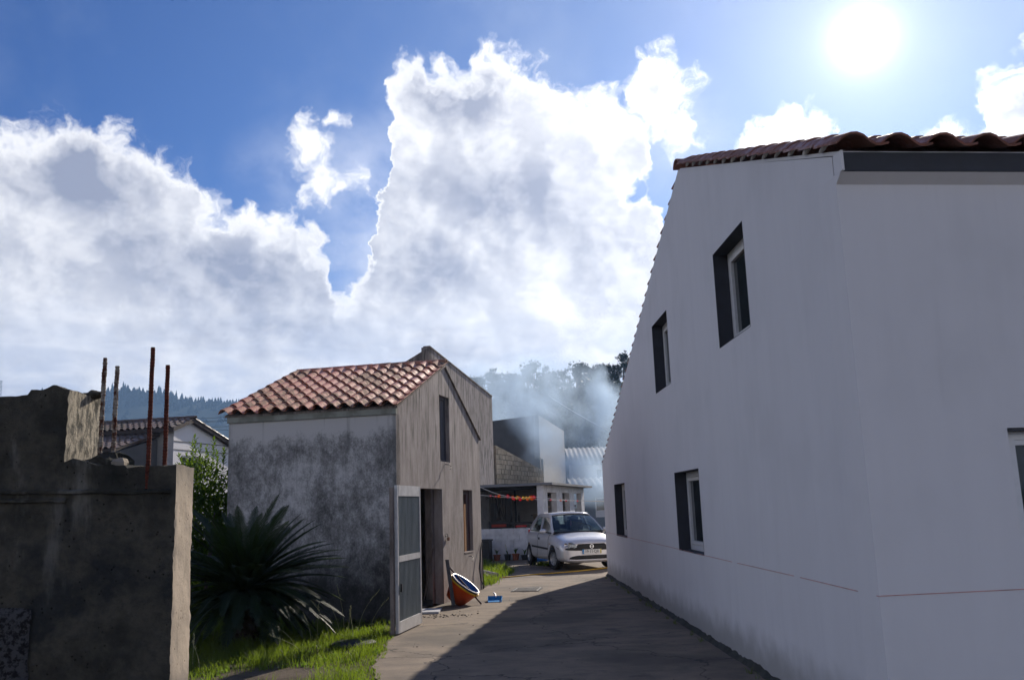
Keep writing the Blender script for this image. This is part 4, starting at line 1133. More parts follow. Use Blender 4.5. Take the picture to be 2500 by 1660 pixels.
for a, b in op:
    m_ = (a + b) / 2
    part('inner_frame', MB().box(CO + CD * (a + .25) - CN * .25 + Z3 * 1.6, (.05, .06, 1.2), (CN, CD, Z3)), M_WOOD, cp)
    part('inner_rail', MB().box(CO + CD * m_ - CN * .25 + Z3 * 1.62, (.05, b - a, .05), (CN, CD, Z3)), M_WOOD, cp)
for t in (.9, 2.0): part('beam', MB().box(CO + CD * t - CN * 1.7 + Z3 * 2.27, (2.9, .08, .10), (CN, CD, Z3)), M_CHAR, cp)
part('post', MB().box(CO + CD * 4.9 - CN * 2.1 + Z3 * 1.16, (.06, .06, 2.3), (CN, CD, Z3)), M_CHAR, cp)
part('pipe_elbow', MB().tube([CO + CD * 4.9 - CN * .5 + Z3 * 2.07, CO + CD * 4.9 - CN * 1.05 + Z3 * 2.05, CO + CD * 4.9 - CN * 1.12 + Z3 * 2.0, CO + CD * 4.9 - CN * 1.1 + Z3 * 1.75, CO + CD * 4.9 - CN * 1.04 + Z3 * 1.5], .03, 8), M_CHAR, cp, True)
part('side_partition', MB().box(CO + CD * 2.6 - CN * 3.25 + Z3 * 1.16, (.12, 5.3, 2.3), (CN, CD, Z3)), M_WHITEWALL, cp)
# low whitewashed block wall between the pillars
lw0 = CO - CN * .25
lowall = thing('low_block_wall', 'low whitewashed concrete block wall with flower pots at its foot', 'wall', tuple(lw0))
part('mortar', MB().box(lw0 - CN * 1.30 + Z3 * .48, (2.6, .13, .95), (CN, CD, Z3)), M_WHITEWALL, lowall)
random.seed(9)
for r_ in range(5):
    t = -.2 if r_ % 2 else 0
    while t < 2.6:
        t0, t1 = max(0, t), min(2.6, t + .4)
        if t1 - t0 > .05: part('block', MB().box(lw0 - CN * (t0 + t1) / 2 + Z3 * (.1 + r_ * .198), (t1 - t0 - .012, .16 + random.uniform(0, .008), .187), (CN, CD, Z3), .006), M_WHITEWALL, lowall)
        t += .4

# =================================================================== THE CAR
M_PAINT = mat('silver_car_paint', lambda n: bsdf(n, n.mix(n.rng(n.noise(oco(n), 3, 4, .6), .3, .8), (.72, .705, .715), (.64, .63, .64)), .33, n.noise(oco(n), 300, 2), .02, .001, metal=.35, spec=.5, **{'Coat Weight': .6, 'Coat Roughness': .08}))
M_TYRE = plain('tyre_rubber', (.014, .014, .015), .85, var=.2)
M_LAMP = mat('headlamp_glass', lambda n: bsdf(n, (.30, .33, .34), .12, n.noise(n.v('MULTIPLY', oco(n), (1, 40, 1)), 2, 2), .5, .004, metal=.35, spec=.8))
M_CHROME = plain('chrome', (.72, .73, .75), .18, metal=1.0, var=.05)
M_SEATS = plain('dark_upholstery', (.028, .03, .038), .9, var=.2)
YAW = radians(14)
cdir = Vector((sin(YAW), -cos(YAW), 0)); nose = Vector((1.86, 23.85, 0))
corig = nose - cdir * 2.05
car = thing('silver_hatchback', 'silver three-door hatchback parked nose out beside the white house', 'car', tuple(corig), atan2(cdir.y, cdir.x))
ORIG[car] = None
ST = [  # x, z bottom, w bottom, z mid, w mid, z shoulder, w shoulder, z top edge, w top edge, z centre
    (2.065, .25, .44, .40, .56, .52, .56, .60, .46, .62),
    (2.050, .21, .58, .38, .68, .54, .68, .675, .58, .70),
    (1.985, .19, .68, .38, .775, .56, .78, .745, .67, .775),
    (1.820, .19, .71, .40, .805, .60, .808, .79, .69, .835),
    (1.550, .19, .74, .42, .815, .66, .820, .825, .68, .885),
    (1.250, .19, .75, .44, .823, .72, .822, .880, .70, .945),
    (1.000, .19, .75, .44, .823, .76, .818, .920, .72, .980),
    (.700, .19, .75, .44, .823, .80, .818, .935, .735, .985),
    (.100, .19, .75, .44, .823, .83, .818, .950, .735, .985),
    (-.600, .19, .75, .44, .823, .86, .818, .975, .735, 1.00),
    (-1.200, .19, .74, .44, .815, .88, .808, .995, .725, 1.02),
    (-1.550, .20, .71, .44, .785, .88, .77, .99, .68, 1.01),
    (-1.720, .26, .64, .44, .73, .86, .70, .95, .60, .96),
    (-1.765, .34, .50, .46, .60, .80, .58, .88, .48, .89)]
mb = MB(); vs = []
for (x, zb, wb, zm, wm, zs, ws, zt, wt_, zc) in ST:
    half = [(0, zb), (wb * .6, zb), (wb, zb + .02), (wm, zm - .10), (wm, zm), (ws, (zm + zs) / 2), (ws, zs), (wt_, zt), (wt_ * .5, zt + (zc - zt) * .75)]
    ring = [(x, -y, z) for (y, z) in half] + [(x, 0, zc)] + [(x, y, z) for (y, z) in half[:0:-1]]
    vs += ring
K = len(vs) // len(ST)
fs = [(i * K + k, i * K + (k + 1) % K, (i + 1) * K + (k + 1) % K, (i + 1) * K + k) for i in range(len(ST) - 1) for k in range(K)]
fs += [tuple(range(K))[::-1], tuple((len(ST) - 1) * K + k for k in range(K))]
mb.add(vs, fs)
def eval_mesh(o, name):
    dg = bpy.context.evaluated_depsgraph_get(); dg.update()
    me = bpy.data.meshes.new_from_object(o.evaluated_get(dg)); me.name = name
    return me
bm_ = mesh_of('car_body_cage', mb, M_PAINT, True)
tmp = bpy.data.objects.new('car_body_cage', bm_); COL.objects.link(tmp)
sm = tmp.modifiers.new('s', 'SUBSURF'); sm.levels = sm.render_levels = 2
cuts = []
WX = (1.25, -1.24); WR = .295
for x in WX:
    for sy in (-1, 1):
        cm = MB().tube([(x, sy * .56, .30), (x, sy * .95, .30)], .345, 28)
        co = bpy.data.objects.new('arch', mesh_of('arch', cm)); COL.objects.link(co); cuts.append(co)
        b = tmp.modifiers.new('b', 'BOOLEAN'); b.operation = 'DIFFERENCE'; b.object = co; b.solver = 'EXACT'
bodyme = eval_mesh(tmp, 'body')
for o in cuts + [tmp]:
    me_ = o.data; bpy.data.objects.remove(o); bpy.data.meshes.remove(me_)
bodyme.materials.clear(); bodyme.materials.append(M_PAINT); bodyme.shade_smooth()
try: bodyme.set_sharp_from_angle(angle=radians(38))
except Exception: pass
body = lpart('body', bodyme, car)
def cpart(name, mb, m, parent=car, smooth=False, label=None):
    o = bpy.data.objects.new(name, mesh_of(name, mb, m, smooth)); link(o, parent)
    if label: o['label'] = label
    return o
# cabin
def A(x, y, z): return Vector((x, y, z))
roofpts = [(.30, .545, 1.375), (.10, .565, 1.405), (-.30, .575, 1.415), (-.80, .565, 1.395), (-1.18, .52, 1.345)]
rs = MB(); n_ = 8; vs = []
for (x, w_, z) in roofpts:
    for k in range(n_ + 1):
        f = -1 + 2 * k / n_; vs.append((x + .05 * (1 - f * f), w_ * f, z + .045 * (1 - f ** 2)))
rs.add(vs, [(i * (n_ + 1) + k, i * (n_ + 1) + k + 1, (i + 1) * (n_ + 1) + k + 1, (i + 1) * (n_ + 1) + k) for i in range(len(roofpts) - 1) for k in range(n_)])
ro = cpart('roof', rs, M_PAINT, smooth=True); ro.modifiers.new('t', 'SOLIDIFY').thickness = -.03
def strip(pts, w0, w1, n_out, m, name, th=.035):
    """pillar: flat bar following pts"""
    mb = MB(); vs = []
    for i, p in enumerate(pts):
        d = (Vector(pts[min(i + 1, len(pts) - 1)]) - Vector(pts[max(i - 1, 0)])).normalized()
        s_ = d.cross(Vector(n_out)).normalized(); w_ = w0 + (w1 - w0) * i / (len(pts) - 1); nn = Vector(n_out).normalized() * th
        p = Vector(p); vs += [p - s_ * w_ / 2, p + s_ * w_ / 2, p + s_ * w_ / 2 - nn, p - s_ * w_ / 2 - nn]
    mb.add(vs, [(4 * i + k, 4 * i + (k + 1) % 4, 4 * i + 4 + (k + 1) % 4, 4 * i + 4 + k) for i in range(len(pts) - 1) for k in range(4)] + [(3, 2, 1, 0), tuple(len(vs) - 4 + k for k in range(4))])
    return cpart(name, mb, m, smooth=True)
for s_ in (-1, 1):
    Apil = [(1.02, s_ * .735, .935), (.80, s_ * .695, 1.08), (.55, s_ * .635, 1.245), (.32, s_ * .565, 1.365)]
    strip(Apil, .085, .055, (.3, s_, .5), M_PAINT, 'front_pillar')
    strip([(.34, s_ * .565, 1.37), (-.3, s_ * .60, 1.40), (-.85, s_ * .585, 1.375), (-1.2, s_ * .54, 1.33)], .07, .09, (0, s_, .5), M_PAINT, 'roof_rail')
    strip([(-.18, s_ * .735, .955), (-.24, s_ * .67, 1.18), (-.30, s_ * .595, 1.395)], .08, .05, (0, s_, .25), M_PAINT, 'door_pillar')
    strip([(-1.38, s_ * .715, .99), (-1.33, s_ * .66, 1.13), (-1.20, s_ * .56, 1.30), (-1.10, s_ * .545, 1.35)], .40, .14, (-.2, s_, .35), M_PAINT, 'rear_pillar')
    # side glass
    g1 = MB(); P1 = [(.93, .725, .955), (.36, .575, 1.345), (-.24, .590, 1.375), (-.17, .735, .965)]
    g1.add([(a, s_ * (b - .012), c) for a, b, c in P1], [(0, 1, 2, 3)]); cpart('side_window', g1, M_CARGLASS)
    g1 = MB(); P1 = [(-.22, .735, .968), (-.30, .590, 1.375), (-.85, .575, 1.35), (-1.12, .56, 1.30), (-1.25, .65, 1.10), (-1.18, .72, .985)]
    g1.add([(a, s_ * (b - .012), c) for a, b, c in P1], [tuple(range(6))]); cpart('side_window', g1, M_CARGLASS)
    # window rubber, door seam, side rubbing strip, mirror, handle
    cpart('window_seal', MB().tube([(a, s_ * (b + .004), c) for a, b, c in ((.98, .735, .945), (.3, .742, .957), (-.5, .742, .972), (-1.2, .728, .988))], .011, 6), M_BLACK, smooth=True)
    cpart('rubbing_strip', MB().beam((.82, s_ * .824, .53), (-.80, s_ * .826, .56), .018, .05), M_BLACK)
    cpart('door_seam', MB().tube([(.80, s_ * .822, .30), (.84, s_ * .8235, .55), (.86, s_ * .812, .80), (.90, s_ * .76, .925)], .004, 4), M_BLACK)
    cpart('door_seam', MB().tube([(-.22, s_ * .762, .93), (-.22, s_ * .812, .86), (-.24, s_ * .8235, .5), (-.30, s_ * .822, .30)], .004, 4), M_BLACK)
    cpart('door_handle', MB().ball((-.06, s_ * .822, .78), .05, 10, 6, (1.1, .25, .75)), M_CHAR, smooth=True)
    mm = MB().ball((.72, s_ * .905, .985), .085, 12, 8, (.75, 1.25, .80)); mi = cpart('wing_mirror', mm, M_PAINT, smooth=True)
    cpart('mirror_glass', MB().box((.664, s_ * .905, .985), (.012, .15, .10)), M_CHROME, mi); cpart('mirror_foot', MB().beam((.74, s_ * .73, .945), (.73, s_ * .86, .96), .06, .03), M_BLACK, mi)
    cpart('indicator', MB().ball((.98, s_ * .824, .66), .025, 8, 5, (1.4, .3, .8)), plain('amber_lens', (.5, .2, .03), .3), smooth=True)
ws = MB(); vs = []; n_ = 8
for j in range(5):
    f = j / 4; x = 1.03 + (.33 - 1.03) * f; w_ = .69 + (.535 - .69) * f; z = .955 + (1.375 - .955) * f + .03 * sin(pi * f)
    for k in range(n_ + 1):
        q = -1 + 2 * k / n_; vs.append((x + .11 * (1 - q * q) * (1 - .4 * f), w_ * q, z + (.012 + .02 * f) * (1 - q * q)))
ws.add(vs, [(j * 9 + k, j * 9 + k + 1, (j + 1) * 9 + k + 1, (j + 1) * 9 + k) for j in range(4) for k in range(8)])
cpart('windscreen', ws, M_CARGLASS, smooth=True)
sl = MB().tube([(1.04 + .11 * (1 - (q / 4) ** 2), .70 * q / 4, .952 + .01 * (1 - (q / 4) ** 2)) for q in range(-4, 5)], .02, 6); cpart('windscreen_seal', sl, M_BLACK, smooth=True)
sl = MB().tube([(.33 + .07 * (1 - (q / 4) ** 2), .545 * q / 4, 1.382 + .03 * (1 - (q / 4) ** 2)) for q in range(-4, 5)], .012, 6); cpart('windscreen_seal', sl, M_BLACK, smooth=True)
bg_ = MB(); bg_.add([(-1.20, -.50, 1.33), (-1.20, .50, 1.33), (-1.52, .60, 1.03), (-1.52, -.60, 1.03)], [(0, 1, 2, 3)]); cpart('rear_window', bg_, M_CARGLASS)
cpart('sticker', MB().box((.955, -.62, 1.005), (.004, .05, .05), (Vector((.5, .1, .86)).normalized(), Vector((0, 1, 0)), Vector((-.86, 0, .5)))), plain('pale_green_sticker', (.35, .6, .5), .6))
# inside
ins = MB().box((.80, 0, .86), (.42, 1.36, .20)); cpart('dashboard', ins, M_SEATS)
for s_ in (-1, 1):
    st = MB().box((-.05, s_ * .34, .72), (.50, .46, .14)); st.box((-.33, s_ * .34, .98), (.14, .46, .56), (Vector((.96, 0, .26)), Vector((0, 1, 0)), Vector((-.26, 0, .96))))
    se = cpart('seat', st, M_SEATS); bevel(se, .05, 3)
    hd = MB().ball((-.42, s_ * .34, 1.27), .12, 10, 8, (.5, 1.15, .85)); cpart('headrest', hd, M_SEATS, se, True)
sb = MB().box((-.98, 0, .88), (.14, 1.25, .50)); bevel(cpart('rear_seat', sb, M_SEATS), .05, 3)
for s_ in (-1, 1): cpart('headrest', MB().ball((-1.02, s_ * .36, 1.15), .10, 10, 8, (.5, 1.2, .7)), M_SEATS, smooth=True)
sw = MB().tube([(.52 + .09 * cos(a), .34 + .17 * sin(a), 1.00 + .13 * cos(a)) for a in [2 * pi * k / 20 for k in range(21)]], .014, 6, False); cpart('steering_wheel', sw, M_SEATS, smooth=True)
cpart('rear_view_mirror', MB().box((.42, 0, 1.32), (.03, .22, .06)), M_BLACK)
cpart('hanging_ornament', MB().lathe([(.0, .0), (.012, -.02), (.022, -.10), (.028, -.16), (.0, -.17)], (.43, -.02, 1.27), seg=8), plain('pink_tassel', (.5, .20, .24), .8), smooth=True)
cpart('aerial', MB().tube([(-.02, 0, 1.45), (-.10, 0, 1.62)], .004, 5), M_BLACK)
# nose: grille, lamps, bumper slot, badge, plate
from mathutils.bvhtree import BVHTree
_bv = BVHTree.FromPolygons([v.co.copy() for v in bodyme.vertices], [tuple(p.vertices) for p in bodyme.polygons])
def nose_x(y, z):
    h = _bv.ray_cast(Vector((3, y, z)), Vector((-1, 0, 0)))
    return h[0].x if h[0] is not None else 1.8
def nose_patch(name, y0, y1, zlo, zhi, m, out=.012, ny=14, nz=3, parent=None):
    mb = MB(); vs = []
    for i in range(ny + 1):
        y = y0 + (y1 - y0) * i / ny; f = i / ny
        za, zb2 = zlo(y), zhi(y)
        for j in range(nz + 1):
            z = za + (zb2 - za) * j / nz; vs.append((nose_x(y, z) + out, y, z))
    mb.add(vs, [(i * (nz + 1) + j, (i + 1) * (nz + 1) + j, (i + 1) * (nz + 1) + j + 1, i * (nz + 1) + j + 1) for i in range(ny) for j in range(nz)])
    o = cpart(name, mb, m, parent or car, True); md = o.modifiers.new('t', 'SOLIDIFY'); md.thickness = .05; md.offset = -1
    return o
gr = nose_patch('grille', -.70, .70, lambda y: .505 + .03 * (abs(y) / .7) ** 4, lambda y: np.interp(abs(y), [0, .36, .44, .70], [.675, .665, .60, .575]), M_BLACK, .010, 20)
for z in (.60, .64): nose_patch('grille_bar', -.38, .38, lambda y: z - .006, lambda y: z + .006, M_CHAR, .018, 10, 1, gr)
nose_patch('hood_lip', -.42, .42, lambda y: .672, lambda y: .69, M_PAINT, .02, 12, 1)
for s_ in (-1, 1):
    lp_ = MB(); pts2 = [(.39, .60), (.42, .655), (.50, .715), (.62, .745), (.72, .745), (.765, .715), (.775, .66), (.765, .605), (.62, .575), (.45, .575)]
    def lx(y, z): return nose_x(y, z) + .012
    c_ = (lx(.6, .66) + .012, s_ * .60, .66)
    vv = [c_] + [(lx(y, z), s_ * y, z) for y, z in pts2] + [(lx(y, z) - .10, s_ * y, z) for y, z in pts2]; m_ = len(pts2)
    fsx = [(0, 1 + i, 1 + (i + 1) % m_) for i in range(m_)] + [(1 + i, 1 + m_ + i, 1 + m_ + (i + 1) % m_, 1 + (i + 1) % m_) for i in range(m_)]
    lp_.add(vv, fsx); hl = cpart('headlight', lp_, M_LAMP, smooth=False)
    cpart('reflector', MB().lathe([(.0, -.01), (.045, .0), (.062, .02)], (c_[0] - .004, s_ * .58, .655), (1, 0, 0), 14), M_CHROME, hl, True)
    cpart('reflector', MB().lathe([(.0, -.01), (.03, .0), (.045, .02)], (c_[0] - .02, s_ * .69, .66), (1, 0, 0), 14), M_CHROME, hl, True)
nose_patch('bumper_slot', -.60, .60, lambda y: .285 + .02 * (abs(y) / .6) ** 6, lambda y: .385 - .05 * (abs(y) / .6) ** 6, M_BLACK, .008, 18)
nose_patch('bumper_lip', -.66, .66, lambda y: .245, lambda y: .275, M_PAINT, .016, 18, 1)
cpart('bumper_seam', MB().tube([(1.62, -.826, .60), (1.78, -.81, .565), (1.88, -.77, .555)], .004, 4), M_BLACK); cpart('bumper_seam', MB().tube([(1.62, .826, .60), (1.78, .81, .565), (1.88, .77, .555)], .004, 4), M_BLACK)
bx = nose_x(0, .605) + .022
bd = MB(); seg = 24; vs = []
for k in range(seg):
    a = 2 * pi * k / seg
    for r_, o_ in ((.040, 0), (.040, .008), (.052, .008), (.052, 0)): vs.append((bx + o_, r_ * cos(a), .605 + r_ * sin(a)))
bd.add(vs, [(4 * k + i, 4 * k + (i + 1) % 4, 4 * ((k + 1) % seg) + (i + 1) % 4, 4 * ((k + 1) % seg) + i) for k in range(seg) for i in range(4)])
# lightning bar across the ring (seen from the front y points to the viewer's right)
zz = [(-.062, .000), (-.006, .012), (-.010, .001), (.062, .000), (.006, -.012), (.010, -.001)]
bd.add([(bx + .004, y, .605 + z) for y, z in zz] + [(bx + .012, y, .605 + z) for y, z in zz], [(0, 1, 2, 3, 4, 5)[::-1], (6, 7, 8, 9, 10, 11)] + [(i, (i + 1) % 6, 6 + (i + 1) % 6, 6 + i) for i in range(6)])
cpart('badge', bd, M_CHROME)
px0 = nose_x(0, .45) + .018
pl_ = cpart('number_plate', MB().box((px0, 0, .475), (.012, .52, .112)), plain('plate_white', (.72, .72, .70), .5, var=.02))
def text_mesh(name, s, size, m, extr=.001):
    cu = bpy.data.curves.new(name, 'FONT'); cu.body = s; cu.size = size; cu.extrude = extr; cu.align_x = 'CENTER'; cu.align_y = 'CENTER'
    to = bpy.data.objects.new(name, cu); COL.objects.link(to); me = eval_mesh(to, name); bpy.data.objects.remove(to); bpy.data.curves.remove(cu)
    me.materials.clear(); me.materials.append(m); return me
M_INK = plain('black_print', (.02, .02, .022), .6)
rot = (pi / 2, 0, pi / 2)
tx = lpart('lettering', text_mesh('lettering', '19\u00b711\u00b7QR', .098, M_INK), pl_, (px0 + .0075, .002, .473), rot); tx.scale = (.98, 1.0, 1.0)
cpart('country_band', MB().box((px0 + .001, -.237, .475), (.0135, .042, .111)), M_CYAN, pl_)
cpart('date_band', MB().box((px0 + .001, .240, .475), (.0135, .036, .111)), plain('plate_yellow', (.62, .50, .12), .5, var=.03), pl_)
lpart('lettering', text_mesh('lettering_p', 'P', .04, M_WHITEP), pl_, (px0 + .0095, -.237, .45), rot)
# wheels
def wheel_meshes():
    ty = MB().lathe([(.175, -.085), (.26, -.092), (.288, -.075), (.295, -.045), (.295, .045), (.288, .075), (.26, .092), (.175, .085)], (0, 0, 0), (0, 1, 0), 32)
    rm = MB().lathe([(.0, .050), (.045, .058), (.05, .035), (.15, .03), (.172, .075), (.186, .084), (.186, -.08), (.17, -.08)], (0, 0, 0), (0, 1, 0), 32)
    for k in range(9):
        a = 2 * pi * k / 9; d = Vector((cos(a), 0, sin(a)))
        rm.beam(d * .035 + Vector((0, .055, 0)), d * .165 + Vector((0, .066, 0)), .034, .018, up=(0, 1, 0))
    return mesh_of('tyre', ty, M_TYRE, True), mesh_of('rim', rm, plain('alloy', (.42, .42, .43), .4, metal=.7, var=.1), True)
tym, rim = wheel_meshes()
for x, steer in ((1.25, radians(14)), (-1.24, 0)):
    for s_ in (-1, 1):
        t = lpart('wheel', tym, car, (x, s_ * .725, .295), (0, 0, (pi if s_ < 0 else 0) + steer)); lpart('rim', rim, t)
cpart('undertray', MB().box((0, 0, .24), (3.3, 1.1, .06)), M_BLACK)
for s_ in (-1, 1): cpart('tail_light', MB().box((-1.66, s_ * .655, .88), (.10, .06, .22)), M_RED)

# =================================================================== THINGS IN THE LANE
# two nested tubs lying on their side against the shed
tc = Vector((-.985, 16.55, .343)); ta = Vector((.59, -.12, .80)).normalized()
tub = thing('orange_tub', 'orange plastic builder tub tipped over against the shed wall', 'tub', (-1.03, 16.6, 0))
prof = [(.0, -.33), (.155, -.33), (.175, -.318), (.285, -.015), (.302, -.012), (.302, .006), (.278, .006), (.165, -.305), (.0, -.312)]
part('shell', MB().lathe(prof, tc - ta * .012, ta, 40), M_ORANGE, tub, True)
part('rim', MB().lathe([(.288, -.02), (.305, -.02), (.309, .0), (.300, .010), (.282, .006)], tc - ta * .012, ta, 40), M_YELLOW, tub, True)
btub = thing('blue_tub', 'blue plastic tub with white rim nested inside the orange one', 'tub', tuple(tc - ta * .2))
prof = [(.0, -.26), (.14, -.26), (.265, .0), (.285, .012), (.262, .016), (.135, -.245), (.0, -.245)]
part('shell', MB().lathe(prof, tc + ta * .012, ta, 40), M_BLUE, btub, True)
part('rim', MB().lathe([(.266, .006), (.287, .006), (.290, .014), (.284, .021), (.268, .019)], tc + ta * .012, ta, 40), M_WHITEP, btub, True)
solo('wooden_board', MB().box((-1.235, 16.36, .40), (.065, .022, .80), (Vector((1, 0, 0)), Vector((0, .985, -.17)), Vector((-.135, .17, .976)).normalized())), M_WOOD_GREY, 'grey wooden board propped upright in front of the orange tub', 'board')
bs = MB().tube([(-1.27, 16.80, .63), (-.70, 16.42, .016)], .016, 8); solo('wooden_stick', bs, M_MAROON, 'brown wooden handle lying slanted under the tipped orange tub', 'stick', smooth=True)
# broom leaning in the doorway
br = thing('broom', 'broom with a pale handle leaning inside the open shed doorway', 'broom', (-1.70, 16.55, .012))
part('handle', MB().tube([(-1.72, 16.50, .10), (-1.56, 16.75, .98)], .013, 8), M_WOOD, br, True)
part('head', MB().box((-1.73, 16.48, .06), (.34, .07, .10)), M_CHAR, br)
# rolled sack at the sill
# dustpan
dp = thing('dustpan', 'bright blue dustpan with a white handle lying on the concrete', 'dustpan', (-.475, 16.95, 0))
d0 = Vector((-.475, 16.95, .004))
vs = [(-.115, -.20, .0), (.115, -.20, .0), (.125, .10, .012), (-.125, .10, .012)]
pn = MB()
pn.add([d0 + Vector(v) for v in vs] + [d0 + Vector(v) + Vector((0, 0, .006)) for v in vs], [(3, 2, 1, 0), (4, 5, 6, 7), (0, 1, 5, 4), (1, 2, 6, 5), (2, 3, 7, 6), (3, 0, 4, 7)])
pn.beam(d0 + Vector((-.12, -.19, .015)), d0 + Vector((-.13, .11, .05)), .008, .05); pn.beam(d0 + Vector((.12, -.19, .015)), d0 + Vector((.13, .11, .05)), .008, .05); pn.beam(d0 + Vector((-.13, .11, .045)), d0 + Vector((.13, .11, .045)), .008, .07)
part('pan', pn, M_CYAN, dp)
part('handle', MB().tube([d0 + Vector((.02, .10, .06)), d0 + Vector((.0, .16, .10)), d0 + Vector((-.03, .30, .12))], [.013, .018, .016], 8), M_WHITEP, dp, True)
# drain cover
dc = thing('drain_cover', 'pale metal drain cover set in the lane near the car', 'drain cover', (.12, 19.0, 0))
ax_, ay_ = azdir(8)[1], azdir(8)[0]
part('plate', MB().box((.13, 19.0, .008), (.50, .72, .014), (ax_, ay_, Z3)), plain('worn_steel', (.34, .32, .29), .6, metal=.2, var=.2), dc)
for k in range(9): part('rib', MB().box(Vector((.13, 19.0, .018)) + ay_ * (-.32 + k * .08), (.46, .02, .006), (ax_, ay_, Z3)), plain('worn_steel_rib', (.42, .40, .36), .6, metal=.2) if k == 0 else bpy.data.materials['worn_steel_rib'], dc)
f_ = MB()
for sx, sy, lx_, ly_ in ((0, -.37, .56, .03), (0, .37, .56, .03), (-.27, 0, .03, .71), (.27, 0, .03, .71)): f_.box(Vector((.13, 19.0, .006)) + ax_ * sx + ay_ * sy, (lx_, ly_, .012), (ax_, ay_, Z3))
part('frame', f_, M_CHAR, dc)
# yellow hose
hp = [(-1.02, 21.95), (-.7, 22.13), (-.2, 22.45), (.294, 22.86), (.9, 23.15), (1.55, 23.60), (2.32, 24.40), (3.2, 25.6)]
pts = []
for k in range(len(hp) - 1):
    for j in range(6):
        t = j / 6; p0, p1, p2, p3 = [hp[max(0, min(len(hp) - 1, k + q))] for q in (-1, 0, 1, 2)]
        f = lambda i: .5 * (2 * p1[i] + (-p0[i] + p2[i]) * t + (2 * p0[i] - 5 * p1[i] + 4 * p2[i] - p3[i]) * t * t + (-p0[i] + 3 * p1[i] - 3 * p2[i] + p3[i]) * t ** 3)
        pts.append((f(0), f(1), .016))
solo('garden_hose', MB().tube(pts, .015, 8), M_YELLOW, 'yellow garden hose lying across the lane in front of the car', 'hose', smooth=True, base=(0, 22.6, 0))
solo('yellow_stake', MB().box((-.985, 21.75, .27), (.03, .03, .56)), M_YELLOW, 'short upright yellow stake in the grass beside the shed corner', 'stake')
lg_ = MB().tube([(-1.02, 22.6, .13), (-.55, 22.05, .07)], [.09, .075], 12); lgo = solo('concrete_pipe', lg_, plain('pale_log', (.34, .30, .26), .9, var=.3, sc=9), 'pale round log lying in the grass behind the shed corner', 'log', smooth=True)
# rubble crumbs and a sack scrap by the door
random.seed(12)
rubble_mat = plain('rubble', (.16, .13, .10), .95, var=.4, sc=20)
cr = MB()
for k in range(60):
    x, y = random.gauss(-1.25, .22), random.gauss(14.9, .12); s_ = random.uniform(.004, .014)
    cr.ball((x, y, s_ * .4), s_, 6, 4, (1.3, 1, .7))
for k in range(60):
    x, y = random.uniform(-1.4, 1.6), random.uniform(9, 21); s_ = random.uniform(.004, .010)
    cr.ball((x, y, s_ * .4), s_, 5, 3, (1.3, 1, .7))
struct('grit', cr, rubble_mat, kind='stuff')
slb = MB().box((-1.52, 15.55, .02), (.34, .55, .03)); solo('threshold_slab', slb, M_WHITEWALL, 'pale broken slab lying at the shed doorstep', 'slab')
# well lid half hidden in the grass
wl = thing('tank_lid', 'dark round tank lid half hidden behind the sunlit grass', 'lid', (-2.17, 12.1, 0))
part('drum', MB().lathe([(.0, .0), (.27, .0), (.27, .035), (.25, .045), (.0, .05)], (-2.17, 12.1, 0), seg=32), M_CHAR, wl, True)
part('ring', MB().lathe([(.272, .01), (.285, .012), (.285, .03), (.272, .034)], (-2.17, 12.1, 0), seg=32), M_CHAR, wl, True)

# pots by the low wall
def pot(x, y, label, m, r=.10, h=.17, plant=0, g='flower pots along the low white wall'):
    p = thing('flower_pot', label, 'flower pot', (x, y, 0), 0, g)
    part('pot', MB().lathe([(.0, .0), (r * .72, .0), (r * .95, h * .85), (r * 1.06, h * .86), (r * 1.06, h), (r * .92, h), (r * .88, h * .9), (0, h * .88)], (x, y, 0), seg=18), m, p, True)
    lf = MB(); random.seed(int(x * 100))
    for k in range(plant):
        a = random.uniform(0, 2 * pi); s_ = random.uniform(.4, 1.0) * .2; d = Vector((cos(a), sin(a), 0)); q = Vector((x, y, h * .9)); sd = Vector((-d.y, d.x, 0))
        pts_ = [q, q + d * s_ * .25 + Z3 * s_ * .8, q + d * s_ * .7 + Z3 * s_ * 1.1]
        lf.add([pts_[0] - sd * .004, pts_[0] + sd * .004, pts_[1] + sd * .02, pts_[1] - sd * .02, pts_[2]], [(0, 1, 2, 3), (3, 2, 4)])
    part('plant', lf, M_LAUREL, p)
TER = plain('terracotta_pot', (.22, .07, .035), .8, var=.2); 
pot(-.72, 29.55, 'dark clay pot next to the black bin at the low wall', TER, .12, .18, 14)
pot(-.38, 29.5, 'black pot with one tall thin shoot before the low wall', M_BLACK, .11, .19, 5)
pot(-.12, 29.42, 'reddish clay pot with a bushy green plant before the low wall', TER, .12, .2, 26)
pot(.17, 29.35, 'squat black pot nearest the car at the low wall', M_BLACK, .13, .16, 10)
sh = MB().tube([(-.38, 29.5, .18), (-.42, 29.5, .38), (-.44, 29.48, .5)], .006, 5); part('shoot', sh, M_SEEDED, bpy.data.objects['flower_pot.001'])
bn = thing('black_bin', 'black plastic crate standing by the low wall next to the shed corner', 'crate', (-1.17, 29.3, 0))
b_ = MB().box((-1.20, 29.3, .32), (.62, .44, .62), (CN, CD, Z3), .03); bevel(part('body', b_, M_BLACK, bn), .02, 2)
part('lid', MB().box((-1.20, 29.3, .655), (.66, .48, .05), (CN, CD, Z3), .02), M_CHAR, bn)
